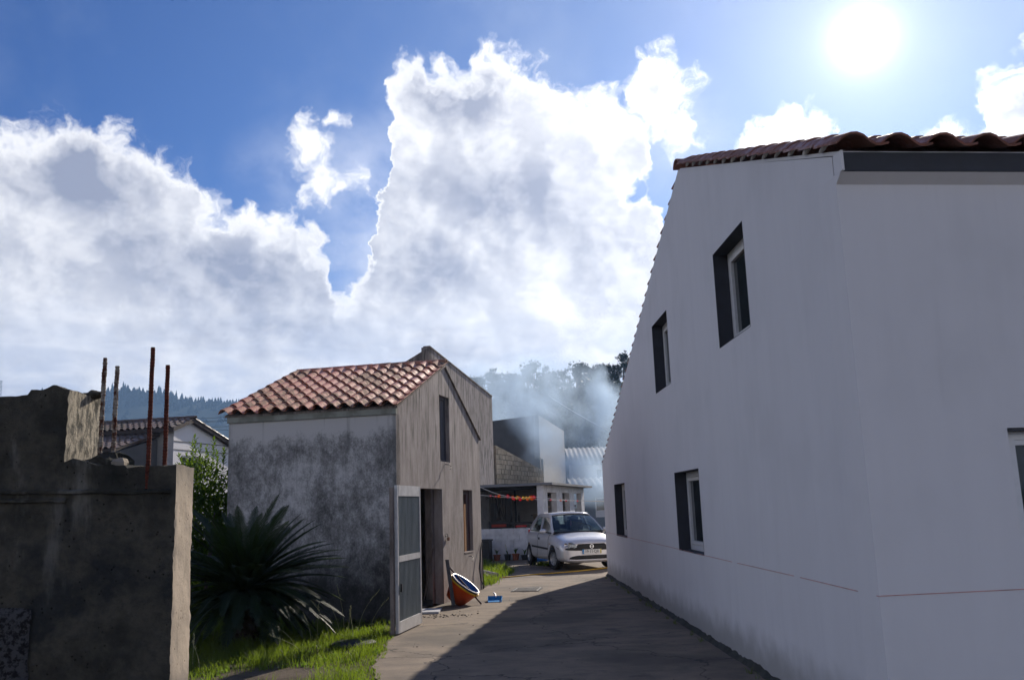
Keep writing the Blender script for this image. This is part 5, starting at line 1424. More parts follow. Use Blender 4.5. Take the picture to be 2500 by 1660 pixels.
# grill corner on the wall
def CP(t, a, z): return CO + CD * t - CN * a + Z3 * z
gb = thing('barbecue', 'black brick barbecue grill with iron hood behind the low white wall', 'barbecue', tuple(CP(1.2, 1.75, 0)))
part('body', MB().box(CP(1.3, 1.78, .60), (.74, .5, 1.2), (CN, CD, Z3)), M_CHAR, gb)
part('tray', MB().box(CP(.98, 1.78, 1.06), (.50, .1, .09), (CN, CD, Z3)), plain('faded_red_paint', (.32, .04, .025), .7), gb)
part('spit_motor', MB().box(CP(1.2, 2.02, 1.5), (.17, .12, .62), (CN, CD, Z3)), M_BLACK, gb)
part('upright', MB().box(CP(1.25, 1.50, 1.62), (.22, .12, .88), (CN, CD, Z3), .03), M_BLACK, gb)
part('rod', MB().tube([CP(1.2, 2.02, 1.8), CP(1.2, 2.03, 2.03)], .012, 6), M_BLACK, gb, True)
for k, (a0_, a1_) in enumerate(((1.92, 1.78), (1.84, 1.66), (1.76, 1.80), (1.70, 1.62))): part('skewer', MB().tube([CP(1.2, a0_, 1.98 - k * .02), CP(1.2, (a0_ + a1_) / 2 + .02, 1.6), CP(1.2, a1_, 1.25)], .014 if k % 2 else .026, 6), M_BLACK, gb, True)
rl = MB().tube([CP(1.2, 2.28, 2.00), CP(1.2, 2.1, 2.06), CP(1.2, 1.8, 2.10), CP(1.2, 1.36, 2.10)], .012, 6); rl.tube([CP(1.2, 2.28, 1.95), CP(1.2, 2.1, 2.02), CP(1.2, 1.8, 2.05), CP(1.2, 1.36, 2.05)], .010, 6)
part('hanging_rail', rl, M_CHAR, gb, True)
part('worktop', MB().box(CP(1.2, .95, 1.12), (1.3, .5, .06), (CN, CD, Z3)), M_CHAR, gb)
solo('red_tray', MB().box(CP(.55, .92, .995 + .04), (.34, .2, .06), (CN, CD, Z3), .01), M_RED, 'flat red tray lying on the low white wall under the garland', 'tray')
solo('dark_bottle', MB().lathe([(0, 0), (.035, 0), (.035, .20), (.014, .26), (.014, .33), (0, .33)], CP(1.15, 1.12, 1.15), seg=12), M_BLACK, 'tall dark bottle standing on the grill worktop', 'bottle', smooth=True)
bs_ = thing('cooking_pot', 'brown metal cooking pot beside the car roof under the carport', 'pot', tuple(CP(1.2, .42, 1.15)))
part('body', MB().lathe([(0, 0), (.20, 0), (.24, .05), (.26, .26), (.24, .26), (.22, .06), (0, .04)], CP(1.2, .40, 1.15), seg=20), plain('brown_enamel', (.16, .13, .09), .4, metal=.3), bs_, True)
part('handle', MB().box(CP(1.2, .68, 1.36), (.08, .03, .03), (CN, CD, Z3)), M_BLACK, bs_)
part('stand', MB().box(CP(1.2, .42, .575), (.44, .40, 1.15), (CN, CD, Z3)), M_DARKPLASTER, bs_)
# blue car corner behind the silver one
bl_ = solo('blue_barrel', MB().lathe([(0, 0), (.28, 0), (.29, .03), (.30, .25), (.285, .27), (.30, .30), (.30, .6), (.285, .62), (.30, .65), (.29, .74), (.26, .76), (0, .76)], (.60, 28.6, 0), seg=28), M_BLUE, 'blue plastic barrel showing behind the tail of the silver car', 'barrel', smooth=True)

# garland of paper windmills on two strings
def string_pts(p0, p1, sag, n=24):
    p0, p1 = Vector(p0), Vector(p1)
    return [p0.lerp(p1, k / n) - Z3 * sag * 4 * (k / n) * (1 - k / n) for k in range(n + 1)]
s1_ = string_pts(at(1150, 1176, 25.5), at(1308, 1213, 25.4), .17)
s2_ = string_pts(at(1150, 1206, 26.5), at(1498, 1222, 26.8), .06)
M_STR = plain('white_cord', (.65, .65, .62), .7)
gl_ = thing('garland', 'string of red, orange and yellow paper flowers sagging across the carport front', 'garland', tuple(s1_[12]))
part('cord', MB().tube(s1_ + string_pts(s1_[-1], at(1500, 1224, 25.4), .03)[1:], .008, 5), M_STR, gl_, True)
gl2 = thing('washing_line', 'thin second line with a few small red pegs behind the garland', 'line', tuple(s2_[12]))
part('cord', MB().tube(s2_, .007, 5), M_STR, gl2, True)
PC = {'r': plain('red_paper', (.75, .02, .05), .6), 'o': plain('orange_paper', (.85, .17, .02), .6), 'y': plain('yellow_paper', (.85, .55, .03), .6)}
def flower(parent, p, c, s_, seed):
    random.seed(seed); mb = MB()
    for k in range(6):
        a = 2 * pi * k / 6 + random.random(); d = Vector((cos(a), .2 * random.uniform(-1, 1), sin(a))); q = Vector((-d.z, 0, d.x)) * .4
        mb.add([p, p + (d * .6 + q) * s_ + Vector((0, -.02, 0)), p + d * s_ * random.uniform(.8, 1.3), p + (d * .6 - q) * s_ + Vector((0, .02, 0))], [(0, 1, 2, 3)])
    part('paper_flower', mb, PC[c], parent, recalc=False)
for k, (u, c, s_) in enumerate(((1218, 'o', .055), (1238.5, 'r', .06), (1251, 'o', .045), (1254, 'r', .05), (1262, 'y', .06), (1266, 'o', .045), (1270, 'r', .05), (1277, 'y', .05), (1285, 'y', .05), (1288, 'o', .05), (1292, 'y', .045), (1297, 'o', .055), (1300, 'o', .055), (1304, 'r', .06))):
    f = (u - 1150) / (1308 - 1150); i = min(len(s1_) - 2, int(f * 24)); p = s1_[i].lerp(s1_[i + 1], f * 24 - i) - Z3 * (.0 if k % 3 else .04)
    flower(gl_, p, c, s_, k)
for k, u in enumerate((1198, 1210, 1343, 1368, 1381, 1409)):
    f = (u - 1150) / 348; i = min(len(s2_) - 2, int(f * 24)); p = s2_[i].lerp(s2_[i + 1], f * 24 - i); flower(gl2, p, 'r' if k != 3 else 'o', .035, 40 + k)

# =================================================================== HOUSES FURTHER BACK
def corrugated(name, a, b, w_dir, width, pitch, amp, m, parent):
    """sheet from a (lower) to b (upper) spreading along w_dir"""
    mb = MB(); n_ = int(width / pitch * 6); up_ = (b - a).normalized(); nn = w_dir.cross(up_).normalized(); vs = []
    for k in range(n_ + 1):
        o_ = w_dir * (width * k / n_) + nn * amp * cos(2 * pi * k / 6); vs += [a + o_, b + o_]
    mb.add(vs, [(2 * k, 2 * k + 2, 2 * k + 3, 2 * k + 1) for k in range(n_)])
    o = part(name, mb, m, parent, True, recalc=False); md = o.modifiers.new('t', 'SOLIDIFY'); md.thickness = .02
    return o
sh_ = thing('tin_roofed_shed', 'low blue-grey shed with bright corrugated tin roof and white double window', 'shed', (2.9, 44, 0))
EX = Vector((1, 0, 0)); EY = Vector((0, 1, 0))
w = MB().wall((3.0, 44, 0), EX, -EY, [(0, 0), (7, 0), (7, 2.3), (0, 2.3)], [[(.72, 1.03), (2.3, 1.03), (2.3, 1.96), (.72, 1.96)]], .2); part('wall', w, mat('blue_grey_wash', lambda n: bsdf(n, n.mix(n.noise(pos(n), 1.5, 4), (.20, .24, .28), (.28, .32, .36)), .9, spec=.1)), sh_)
wf = MB()
for (x, z, sx, sz) in ((3.75, 1.495, .06, .93), (4.50, 1.495, .08, .93), (5.27, 1.495, .06, .93), (4.50, 1.06, 1.5, .06), (4.50, 1.93, 1.5, .06)): wf.box((x, 44.05, z), (sx, .06, sz))
wn = part('window', wf, M_PVC, sh_); part('pane', MB().box((4.5, 44.09, 1.5), (1.5, .01, .9)), M_GLASS, wn); part('curtain', MB().box((4.5, 44.07, 1.22), (1.44, .01, .28)), M_PLASTER, wn)
corrugated('roof', Vector((2.6, 43.6, 2.28)), Vector((2.6, 47.5, 3.0)), EX, 8, .30, .045, M_TIN, sh_)
part('side_wall', MB().box((3.05, 46, 1.2), (.2, 3.9, 2.4)), M_GREYPLASTER, sh_)
wc = thing('white_cottage', 'distant white cottage with ribbed pale roof seen through the smoke', 'house', (4.2, 66, 0))
w = MB().wall((4.1, 66, 0), EX, -EY, [(0, 0), (9, 0), (9, 4.5), (0, 4.5)], [[(1.65, 3.3), (2.55, 3.3), (2.55, 4.15), (1.65, 4.15)]], .25); part('wall', w, M_PLASTER, wc)
wf = MB()
for (x, z, sx, sz) in ((5.78, 3.72, .06, .85), (6.2, 3.72, .08, .85), (6.62, 3.72, .06, .85), (6.2, 3.33, .8, .06), (6.2, 4.12, .8, .06)): wf.box((x, 66.1, z), (sx, .05, sz))
wn = part('window', wf, M_PVC, wc); part('pane', MB().box((6.2, 66.14, 3.72), (.9, .01, .85)), M_GLASS, wn)
corrugated('roof', Vector((3.8, 65.5, 4.45)), Vector((3.8, 71.0, 6.0)), EX, 10, .36, .05, M_TIN, wc)
w = MB().wall((4.1, 66.01, 0), EY, -EX, [(0, 0), (5.1, 0), (5.1, 5.9), (0, 4.45)], [], .2); part('gable_wall', w, M_PLASTER, wc)
part('band', MB().box((8.6, 65.96, 3.0), (9, .04, .08)), M_GREYPLASTER, wc)
mn = thing('gas_bottle', 'small white gas bottle standing behind the car by the blue-grey shed', 'gas bottle', (3.62, 37.5, 0))
part('shell', MB().lathe([(0, 0), (.17, .0), (.18, .05), (.18, .95), (.12, 1.1), (.05, 1.16), (0, 1.18)], (3.75, 37.5, 0), seg=18), M_WHITEP, mn, True); part('valve', MB().lathe([(0, 0), (.035, 0), (.035, .1), (0, .1)], (3.75, 37.5, 1.16), seg=8), M_CHAR, mn, True)

# =================================================================== GRASS
def blades(name, spots, m, kind='stuff', seed=1):
    """spots: arrays x, y, height, width, lean; one mesh of bent tapering blades"""
    r = np.random.default_rng(seed)
    x, y, h, w = [np.asarray(a, float) for a in spots]
    n_ = len(x); th = r.uniform(0, 2 * pi, n_); le = r.uniform(.15, .75, n_) * h
    dx, dy = np.cos(th), np.sin(th); ph = r.uniform(0, 2 * pi, n_); sx, sy = np.cos(ph), np.sin(ph)
    V = np.zeros((n_, 5, 3))
    b = np.stack([x, y, np.full(n_, -.01)], 1); s_ = np.stack([sx, sy, np.zeros(n_)], 1) * w[:, None] / 2
    m1 = b + np.stack([dx * le * .30, dy * le * .30, h * .55], 1); tp = b + np.stack([dx * le, dy * le, h * r.uniform(.75, 1, n_)], 1)
    V[:, 0] = b - s_; V[:, 1] = b + s_; V[:, 2] = m1 + s_ * .8; V[:, 3] = m1 - s_ * .8; V[:, 4] = tp
    me = bpy.data.meshes.new(name)
    me.vertices.add(n_ * 5); me.vertices.foreach_set('co', V.reshape(-1))
    base = np.arange(n_)[:, None] * 5
    loops = np.concatenate([base + np.array([[0, 1, 2, 3]]), base + np.array([[3, 2, 4]])], 1).reshape(-1)
    me.loops.add(n_ * 7); me.loops.foreach_set('vertex_index', loops.astype(np.int32))
    me.polygons.add(n_ * 2)
    st = np.stack([np.arange(n_) * 7, np.arange(n_) * 7 + 4], 1).reshape(-1)
    me.polygons.foreach_set('loop_start', st.astype(np.int32))
    me.update(calc_edges=True); me.materials.append(m)
    o = bpy.data.objects.new(name, me); COL.objects.link(o); o['kind'] = kind
    return o
def drive_x(y): return np.interp(y, [8, 9.7, 10.45, 11.1, 12.5, 13.8, 14.4], [-1.30, -1.50, -1.69, -1.68, -1.78, -1.89, -1.90])
r = np.random.default_rng(5)
N_ = 105000
x = r.uniform(-8.0, -1.2, N_); y = r.uniform(7.6, 16.5, N_)
nz_ = np.array([noise.noise(Vector((a * 1.1, b * 1.1, 3))) for a, b in zip(x, y)])
nf_ = np.array([noise.noise(Vector((a * 4.5, b * 4.5, 7))) for a, b in zip(x, y)])
edge_d = drive_x(y) - x
dirt = np.exp(-(((x + 2.60) / .62) ** 2 + ((y - 9.95) / .62) ** 2)) * 1.5 + np.exp(-(((x + 3.2) / .5) ** 2 + ((y - 9.2) / .6) ** 2))
dens = .80 + .35 * nz_ + .5 * nf_ - dirt - np.where(y > 13.6, .25, 0)
keep = (edge_d > -.05 + .10 * nf_) & (r.uniform(0, 1, N_) < dens) & ~((y > 14.35) & (x > -4.9))
x, y, nz_, nf_, edge_d = x[keep], y[keep], nz_[keep], nf_[keep], edge_d[keep]
h = (.075 + .055 * nz_ + .05 * nf_) * r.uniform(.6, 1.5, len(x)); h = np.clip(h * 1.3, .02, .30); h = h * np.clip(edge_d * 3.0 + .55, .5, 1.15)
h += np.where((x < -3.4) & (y > 11.5), .05, 0)
blades('grass', (x, y, h, r.uniform(.0035, .0075, len(x))), M_GRASS, seed=2)
# broad low weeds among the grass
N_ = 5200; x = r.uniform(-4.2, -1.6, N_); y = r.uniform(9, 14, N_); nf_ = np.array([noise.noise(Vector((a * 3, b * 3, 17))) for a, b in zip(x, y)])
keep = (drive_x(y) - x > .0) & (nf_ > -.05) & (np.exp(-(((x + 2.60) / .6) ** 2 + ((y - 9.95) / .6) ** 2)) < .35); x, y = x[keep], y[keep]
blades('ground_weeds', (x, y, r.uniform(.02, .06, len(x)), r.uniform(.016, .03, len(x))), leafmat('weed_leaf', (.05, .10, .015), (.09, .15, .03), .4, .45, (.25, .42, .04), 4.0), seed=4)
# grass by the far shed corner and under the car
N_ = 5200; x = r.uniform(-1.15, .15, N_); y = r.uniform(20.3, 29.0, N_)
lim = np.interp(y, [20.3, 21, 22, 23.6, 25, 27, 29], [-.62, -.55, -.50, -.20, -.25, -.75, -1.2])
keep = (x < lim + r.normal(0, .06, N_)); x, y = x[keep], y[keep]
blades('grass', (x, y, r.uniform(.06, .26, len(x)), r.uniform(.008, .016, len(x))), M_GRASS, seed=6)
x = r.normal(.72, .12, 320); y = r.normal(26.6, .25, 320)
blades('weeds_under_car', (x, y, r.uniform(.05, .17, 320), r.uniform(.015, .03, 320)), M_GRASS, seed=8)
x = r.uniform(-9, -5, 9000); y = r.uniform(16, 30, 9000)
blades('grass', (x, y, r.uniform(.05, .25, 9000), r.uniform(.01, .02, 9000)), M_GRASS, seed=9)
# tufts growing along the white house footing
xx = []; yy = []
for k in range(26):
    t = r.uniform(.5, 15.4); p = HO + HE * t + HN * .11
    m_ = int(r.integers(5, 14)); xx += list(p.x + r.normal(0, .02, m_)); yy += list(p.y + r.normal(0, .04, m_))
blades('footing_weeds', (xx, yy, r.uniform(.03, .11, len(xx)), r.uniform(.005, .01, len(xx))), M_GRASS, seed=10)
# tall seeding stalks, each a thing
random.seed(31)
def stalk(x, y, h, lean, az_, label):
    d = Vector((cos(az_), sin(az_), 0)); pts = [Vector((x, y, 0)) + d * lean * (k / 7) ** 2 + Z3 * h * (k / 7) * (1 - .15 * lean * (k / 7)) for k in range(8)]
    mb = MB().tube(pts, [.0035 - .0003 * k for k in range(8)], 5)
    o = solo('grass_stalk', mb, M_SEEDED, label, 'grass stalk', 'tall seeding grass stalks', base=(x, y, 0))
    hd = MB()
    for k in range(9):
        q = pts[-1] + (pts[-1] - pts[-2]) * (k - 6) * .22; a = random.uniform(0, 2 * pi)
        hd.beam(q, q + Vector((cos(a) * .012, sin(a) * .012, .02)), .005, .005)
    part('seed_head', hd, M_SEEDED, o)
sp_ = [(840, 1545, .62, .10, 2.9), (775, 1560, .46, .06, 1.5), (805, 1570, .52, .25, 2.8), (720, 1585, .34, .34, 3.0), (735, 1598, .24, .36, 3.1), (875, 1545, .55, .28, .5), (905, 1540, .42, .26, .6),
       (850, 1560, .40, .05, 1.0), (862, 1562, .36, .10, 2.2), (760, 1575, .38, .14, 2.5), (830, 1560, .44, .22, 2.4), (487, 1640, .30, .10, 2.8), (470, 1630, .34, .06, 1.8)]
words = ['tallest upright seeding stalk rising over the middle of the bright grass patch', 'straight stalk standing at the dark back edge of the bright grass', 'stalk leaning left behind the bright grass patch',
         'long stalk arching far left out of the bright grass', 'lower stalk arching left near the bare soil', 'stalk leaning right towards the metal door', 'shorter stalk leaning right, nearest the metal door',
         'thin upright stalk beside the tallest one', 'thin stalk just right of the tallest one leaning left', 'slender stalk left of the straight one', 'bent slender stalk in the centre of the patch',
         'short stalk beside the pale wall end, leaning left', 'short upright stalk closest to the pale wall end']
for (u, v, h_, le_, az_), wd in zip(sp_, words):
    p = at(u, v, 10); t = EYE / (EYE - p.z); q = CAMP + (p - CAMP) * t
    stalk(q.x, q.y, h_, le_, az_, wd)

# =================================================================== CYCAD
cy = thing('cycad', 'large dark cycad palm with arching feathery fronds before the mouldy shed wall', 'cycad', (-3.72, 12.55, 0))
tk = MB(); random.seed(2)
tk.lathe([(.20, 0), (.21, .2), (.19, .45), (.15, .62), (.0, .70)], (-3.72, 12.55, 0), seg=16)
for k in range(90):
    a = k * 2.4; z = .03 + .6 * k / 90; d = Vector((cos(a), sin(a), 0)); q = Vector((-3.72, 12.55, z)) + d * .17
    tk.beam(q, q + d * .07 + Z3 * .05, .05, .025)
part('trunk', tk, M_BARK, cy)
def frond_mesh(name, L, curl, seed):
    random.seed(seed); mb = MB(); n_ = 60; pts = []
    for k in range(n_ + 1):
        f = k / n_; pts.append(Vector((L * (f - .10 * curl * f * f), 0, -L * .42 * curl * f ** 2.1)))
    mb.tube([pts[i] for i in range(0, n_ + 1, 6)], [.011 - .0085 * i / 10 for i in range(11)], 4)
    for k in range(5, n_):
        f = k / n_; ll = .145 * (sin(pi * min(1, (f + .10) * .93)) ** .6) * random.uniform(.9, 1.08) + .01
        d = (pts[k] - pts[k - 1]).normalized()
        for s_ in (-1, 1):
            out = (Vector((0, s_, 0)) * .80 + d * .62 + Vector((0, 0, .26 + random.uniform(-.06, .06)))).normalized()
            wd = d * .0100; b = pts[k]; e = b + out * ll - Vector((0, 0, ll * .18))
            mb.add([b - wd, b + wd, b + out * ll * .6 + wd * .9, b + out * ll * .6 - wd * .9, e], [(0, 1, 2, 3), (3, 2, 4)])
    return mesh_of(name, mb, M_CYCAD, False, None, False)
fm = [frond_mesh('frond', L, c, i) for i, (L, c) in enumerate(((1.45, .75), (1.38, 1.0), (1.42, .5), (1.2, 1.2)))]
random.seed(8); c0 = Vector((0, 0, .66)); nf = 132
for k in range(nf):
    az_ = k * 2.39996 + random.uniform(-.15, .15); ring = k / nf
    el_ = radians(76 - 86 * ring ** .75 + random.uniform(-6, 6))
    m_ = fm[2] if el_ > radians(50) else (fm[0] if el_ > radians(22) else (fm[1] if el_ > radians(0) else fm[3]))
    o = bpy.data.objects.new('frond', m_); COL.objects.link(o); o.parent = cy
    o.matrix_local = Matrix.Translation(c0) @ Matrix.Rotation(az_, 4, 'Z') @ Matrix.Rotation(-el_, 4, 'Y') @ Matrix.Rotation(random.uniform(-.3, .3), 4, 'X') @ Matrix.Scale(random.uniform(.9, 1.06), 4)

# =================================================================== LAUREL BUSH
def leaf_shape(mb, p, d, L, w, up=Z3):
    d = d.normalized(); s_ = d.cross(up); s_ = s_.normalized() if s_.length > .05 else Vector((1, 0, 0)); nn = s_.cross(d)
    mb.add([p, p + d * L * .45 + s_ * w / 2 + nn * .01, p + d * L, p + d * L * .45 - s_ * w / 2 + nn * .01], [(0, 1, 2), (0, 2, 3)])
lb = thing('laurel_bush', 'glossy green laurel bush with upright leafy shoots between the broken wall and the shed', 'bush', (-5.6, 16.2, 0))
random.seed(41); stm_ = MB(); lf = MB()
for k in range(26):
    a = random.uniform(0, 2 * pi); q = Vector((-5.7 + .5 * cos(a), 16.2 + .4 * sin(a), 0)); t_ = q + Vector((cos(a) * .6, sin(a) * .5, random.uniform(1.4, 2.2))); stm_.tube([q, q.lerp(t_, .5) + Vector((0, 0, .1)), t_], [.02, .013, .006], 5)
for k in range(17000):
    while True:
        q = Vector((random.uniform(-1, 1), random.uniform(-1, 1), random.uniform(-1, 1)))
        if .25 < q.length < 1: break
    c = Vector((-5.75 + q.x * 1.15, 16.15 + q.y * .75, 1.32 + q.z * 1.28))
    c.z += .18 * noise.noise(c * 1.7)
    if c.z < .05: continue
    d = Vector((q.x + random.uniform(-.8, .8), q.y + random.uniform(-.8, .8), random.uniform(-.3, 1.0)))
    leaf_shape(lf, c, d, random.uniform(.08, .13), random.uniform(.036, .052))
part('stem', stm_, M_BARK, lb); part('foliage', lf, M_LAUREL, lb, kind='stuff', recalc=False)
def shoot(u, vb, vt, Y, n_l, lean=0.0, red=False):
    b = at(u, vb, Y); t_ = at(u + lean, vt, Y); mb = MB().tube([b, b.lerp(t_, .5) + Vector((.01, 0, 0)), t_], [.006, .005, .003], 5)
    for k in range(n_l):
        f = .12 + .88 * k / n_l; a = k * 2.4 + random.uniform(-.3, .3); p = b.lerp(t_, f)
        leaf_shape(mb, p, Vector((cos(a), sin(a) * .8, .85)), random.uniform(.08, .11) * (1.05 - .45 * max(0, f - .7)), .042)
    leaf_shape(mb, t_, Z3, .07, .03, Vector((0, 1, 0)))
    part('leafy_shoot', mb, M_LAUREL, lb, recalc=False)
for q in ((468, 1160, 1082, 16.2, 26, 2), (476, 1150, 1066, 16.0, 24, 0), (480, 1165, 1088, 15.9, 20, 10), (517, 1150, 1072, 16.1, 24, 6), (508, 1160, 1092, 16.3, 18, -3), (545, 1140, 1098, 16.2, 16, 2), (498, 1160, 1108, 16, 14, 4), (446, 1135, 1112, 16.4, 12, -10), (532, 1135, 1104, 16.3, 14, -4), (488, 1180, 1120, 15.8, 14, 5), (462, 1170, 1110, 16.0, 16, -6)):
    shoot(*q)

# =================================================================== HILLS AND TREES
def terrain(name, X, Y, fn, m):
    vs = [(x, y, fn(x, y)) for y in Y for x in X]; nx = len(X)
    return struct(name, MB().add(vs, [(j * nx + i, j * nx + i + 1, (j + 1) * nx + i + 1, (j + 1) * nx + i) for j in range(len(Y) - 1) for i in range(nx - 1)]), m, True, recalc=False)
def far_h(x, y):
    rid = np.interp(x, [-1500, -900, -620, -575, -520, -437, -400, -368, -330, -300, -200, 0, 300, 900, 1500], [90, 128, 134, 133, 137, 141, 138, 129, 126, 124, 118, 112, 100, 90, 70])
    f = np.interp(y, [560, 700, 850, 1000, 1150, 1500], [-3, .22, .62, 1.0, .85, .1])
    return rid * f + 4 * noise.noise(Vector((x * .02, y * .02, 0))) * (y > 600)
FX = list(np.linspace(-1500, 1500, 151)); FY = [540, 600, 660, 720, 780, 840, 900, 950, 1000, 1060, 1150, 1300, 1500]
terrain('far_hill', FX, FY, far_h, M_HILL)
random.seed(61); fr = MB()
def spire(mb, x, y, z, h, w):
    k = 5; vs = [(x, y, z + h)]
    for (f, q) in ((.66, .42), (.62, .30), (.34, .85), (.30, .6), (0, 1.0)):
        vs += [(x + w * q * cos(2 * pi * i / k + f), y + w * q * sin(2 * pi * i / k + f), z + h * f) for i in range(k)]
    fs = [(0, 1 + i, 1 + (i + 1) % k) for i in range(k)] + [(1 + r_ * k + i, 1 + (r_ + 1) * k + i, 1 + (r_ + 1) * k + (i + 1) % k, 1 + r_ * k + (i + 1) % k) for r_ in range(4) for i in range(k)]
    mb.add(vs, fs)
for k in range(1500):
    x = random.uniform(-800, 60); y = 1000 + random.gauss(0, 22); spire(fr, x, y, far_h(x, y) - 1, random.uniform(4, 12) * (1.25 if noise.noise(Vector((x * .03, 0, 0))) > .1 else .8), random.uniform(2, 4))
for k in range(900):
    x = random.uniform(-800, 100); y = random.uniform(700, 990); spire(fr, x, y, far_h(x, y) - 1, random.uniform(5, 9), random.uniform(3, 5))
struct('conifer_forest', fr, plain('far_conifer', (.010, .018, .014), .95, var=.1, spec=0.0, bump=0), kind='stuff', recalc=False)
ms = thing('radio_mast', 'tiny lattice radio mast on the far wooded ridge at the left edge', 'mast', (-579, 998, far_h(-579, 998)))
mp = at(3, 930, 998); zb = far_h(-579, 998) - 2
lm = MB()
for s_ in (-1, 1): lm.beam((mp.x + s_ * 1.0, 998, zb), (mp.x + s_ * .8, 998, mp.z), .35, .35)
for k in range(7):
    z0 = zb + (mp.z - zb) * k / 7; z1 = zb + (mp.z - zb) * (k + 1) / 7; lm.beam((mp.x - 1, 998, z0), (mp.x + 1, 998, z1), .25, .25)
part('lattice', lm, M_CHAR, ms); part('antenna', MB().box((mp.x, 998, mp.z), (2.6, 1, .5)), M_CHAR, ms)
def near_h(x, y):
    rid = np.interp(x, [-70, -40, -15, -7, -3, 3, 10, 17, 22, 60, 140], [2, 7, 12, 14.0, 15.2, 16.8, 16.5, 17.5, 18.5, 22, 20])
    f = np.interp(y, [84, 95, 110, 130, 150, 175, 230, 300], [-.05, .10, .38, .74, 1.0, 1.08, .9, .2])
    return rid * f + .5 * noise.noise(Vector((x * .08, y * .08, 0))) * (y > 90)
terrain('wooded_hill', list(np.linspace(-75, 140, 60)), [82, 88, 95, 102, 110, 118, 126, 134, 142, 150, 160, 175, 200, 230, 300], near_h, M_HILL)
def tree_meshes(seed, h, w, n_clump, airy):
    random.seed(seed); tr_ = MB(); tr_.tube([(0, 0, -1), (random.uniform(-.1, .1), 0, h * .4), (random.uniform(-.4, .4), random.uniform(-.3, .3), h * .8)], [.22, .16, .05], 6)
    cr_ = MB(); cl = []
    for k in range(n_clump):
        f = random.uniform(.30 if airy else .12, 1.0); a = random.uniform(0, 2 * pi)
        rad = w * (.35 + .65 * sin(pi * min(1, (f - .05) * .95))) * random.uniform(.15, 1.0) * (.75 if f > .85 else 1)
        c = Vector((cos(a) * rad, sin(a) * rad, h * f)); cl.append(c)
        tr_.tube([(0, 0, h * f * .62), (c.x * .6, c.y * .6, h * f * .85), tuple(c)], [.06, .04, .015], 4, False)
        rr = random.uniform(.5, 1.05) * w * .26
        for j in range(64 if airy else 80):
            d = Vector((random.gauss(0, 1), random.gauss(0, 1), random.gauss(0, .75))).normalized() * rr * random.uniform(.3, 1.15)
            q = c + d; s_ = random.uniform(.10, .24); n1 = Vector((random.uniform(-1, 1), random.uniform(-1, 1), random.uniform(-1, 1))).normalized(); n2 = n1.orthogonal().normalized()
            cr_.add([q - n1 * s_, q + n2 * s_ * .5, q + n1 * s_, q - n2 * s_ * .5], [(0, 1, 2, 3)])
    return mesh_of('trunk', tr_, M_BARK), mesh_of('crown', cr_, M_TREE, recalc=False)
TM = [tree_meshes(70, 8.0, 2.3, 20, True), tree_meshes(71, 7.0, 2.8, 30, False), tree_meshes(72, 9.0, 2.0, 15, True), tree_meshes(73, 6.5, 3.1, 34, False)]
ridge = [(1135, 935, 0, 'thin-crowned tree peeping over the right end of the tall concrete building'), (1152, 920, 1, 'low rounded tree just right of the tall concrete building'), (1172, 925, 3, 'squat tree in the low dip of the ridge above the smoke'), (1190, 912, 0, 'open-crowned tree above the left drift of smoke'),
         (1207, 896, 2, 'slim upright tree standing clear left of the big clump'), (1222, 912, 1, 'dense tree between the slim one and the big clump'), (1243, 915, 3, 'low broad tree filling the gap left of the big clump'), (1262, 915, 1, 'rounded tree at the foot of the big ridge clump'),
         (1285, 893, 3, 'broad dense crown forming the left of the big ridge clump'), (1302, 884, 0, 'tallest airy crown at the centre of the big ridge clump'), (1318, 886, 2, 'airy crown right of the tallest one in the clump'), (1334, 894, 0, 'see-through crown closing the big clump on its right'),
         (1352, 905, 1, 'lower dense tree right of the big clump'), (1372, 908, 0, 'small open crown halfway to the white house roof'), (1388, 897, 2, 'thin leggy tree with sky showing through it'), (1406, 890, 3, 'dense dark tree near the middle of the right ridge'),
         (1430, 893, 0, 'open tree next to the bare twiggy one'), (1448, 898, 1, 'dark rounded tree right of the twiggy gap'), (1470, 893, 3, 'broad black-green tree close to the white gable'), (1490, 890, 1, 'dark tree tucked against the white gable edge'),
         (1505, 868, 2, 'tall feathery tree sticking up beside the white gable'), (1520, 862, 0, 'highest feathery tree top touching the white gable edge'), (1538, 872, 3, 'tree mostly hidden behind the white gable edge')]
random.seed(77)
for (u, v, k, wd) in ridge:
    Y = random.uniform(144, 150); p = at(u, v, Y); gz_ = near_h(p.x, Y); H = [8.0, 7.0, 9.0, 6.5][k]; sc_ = max(.55, (p.z - gz_) / (H * 1.04))
    t = thing('ridge_tree', wd, 'tree', (p.x, Y, gz_), random.uniform(0, 6), 'trees along the ridge of the wooded hill'); t.scale = (min(sc_, 1.25),) * 2 + (sc_,)
    lpart('trunk', TM[k][0], t); lpart('crown', TM[k][1], t)
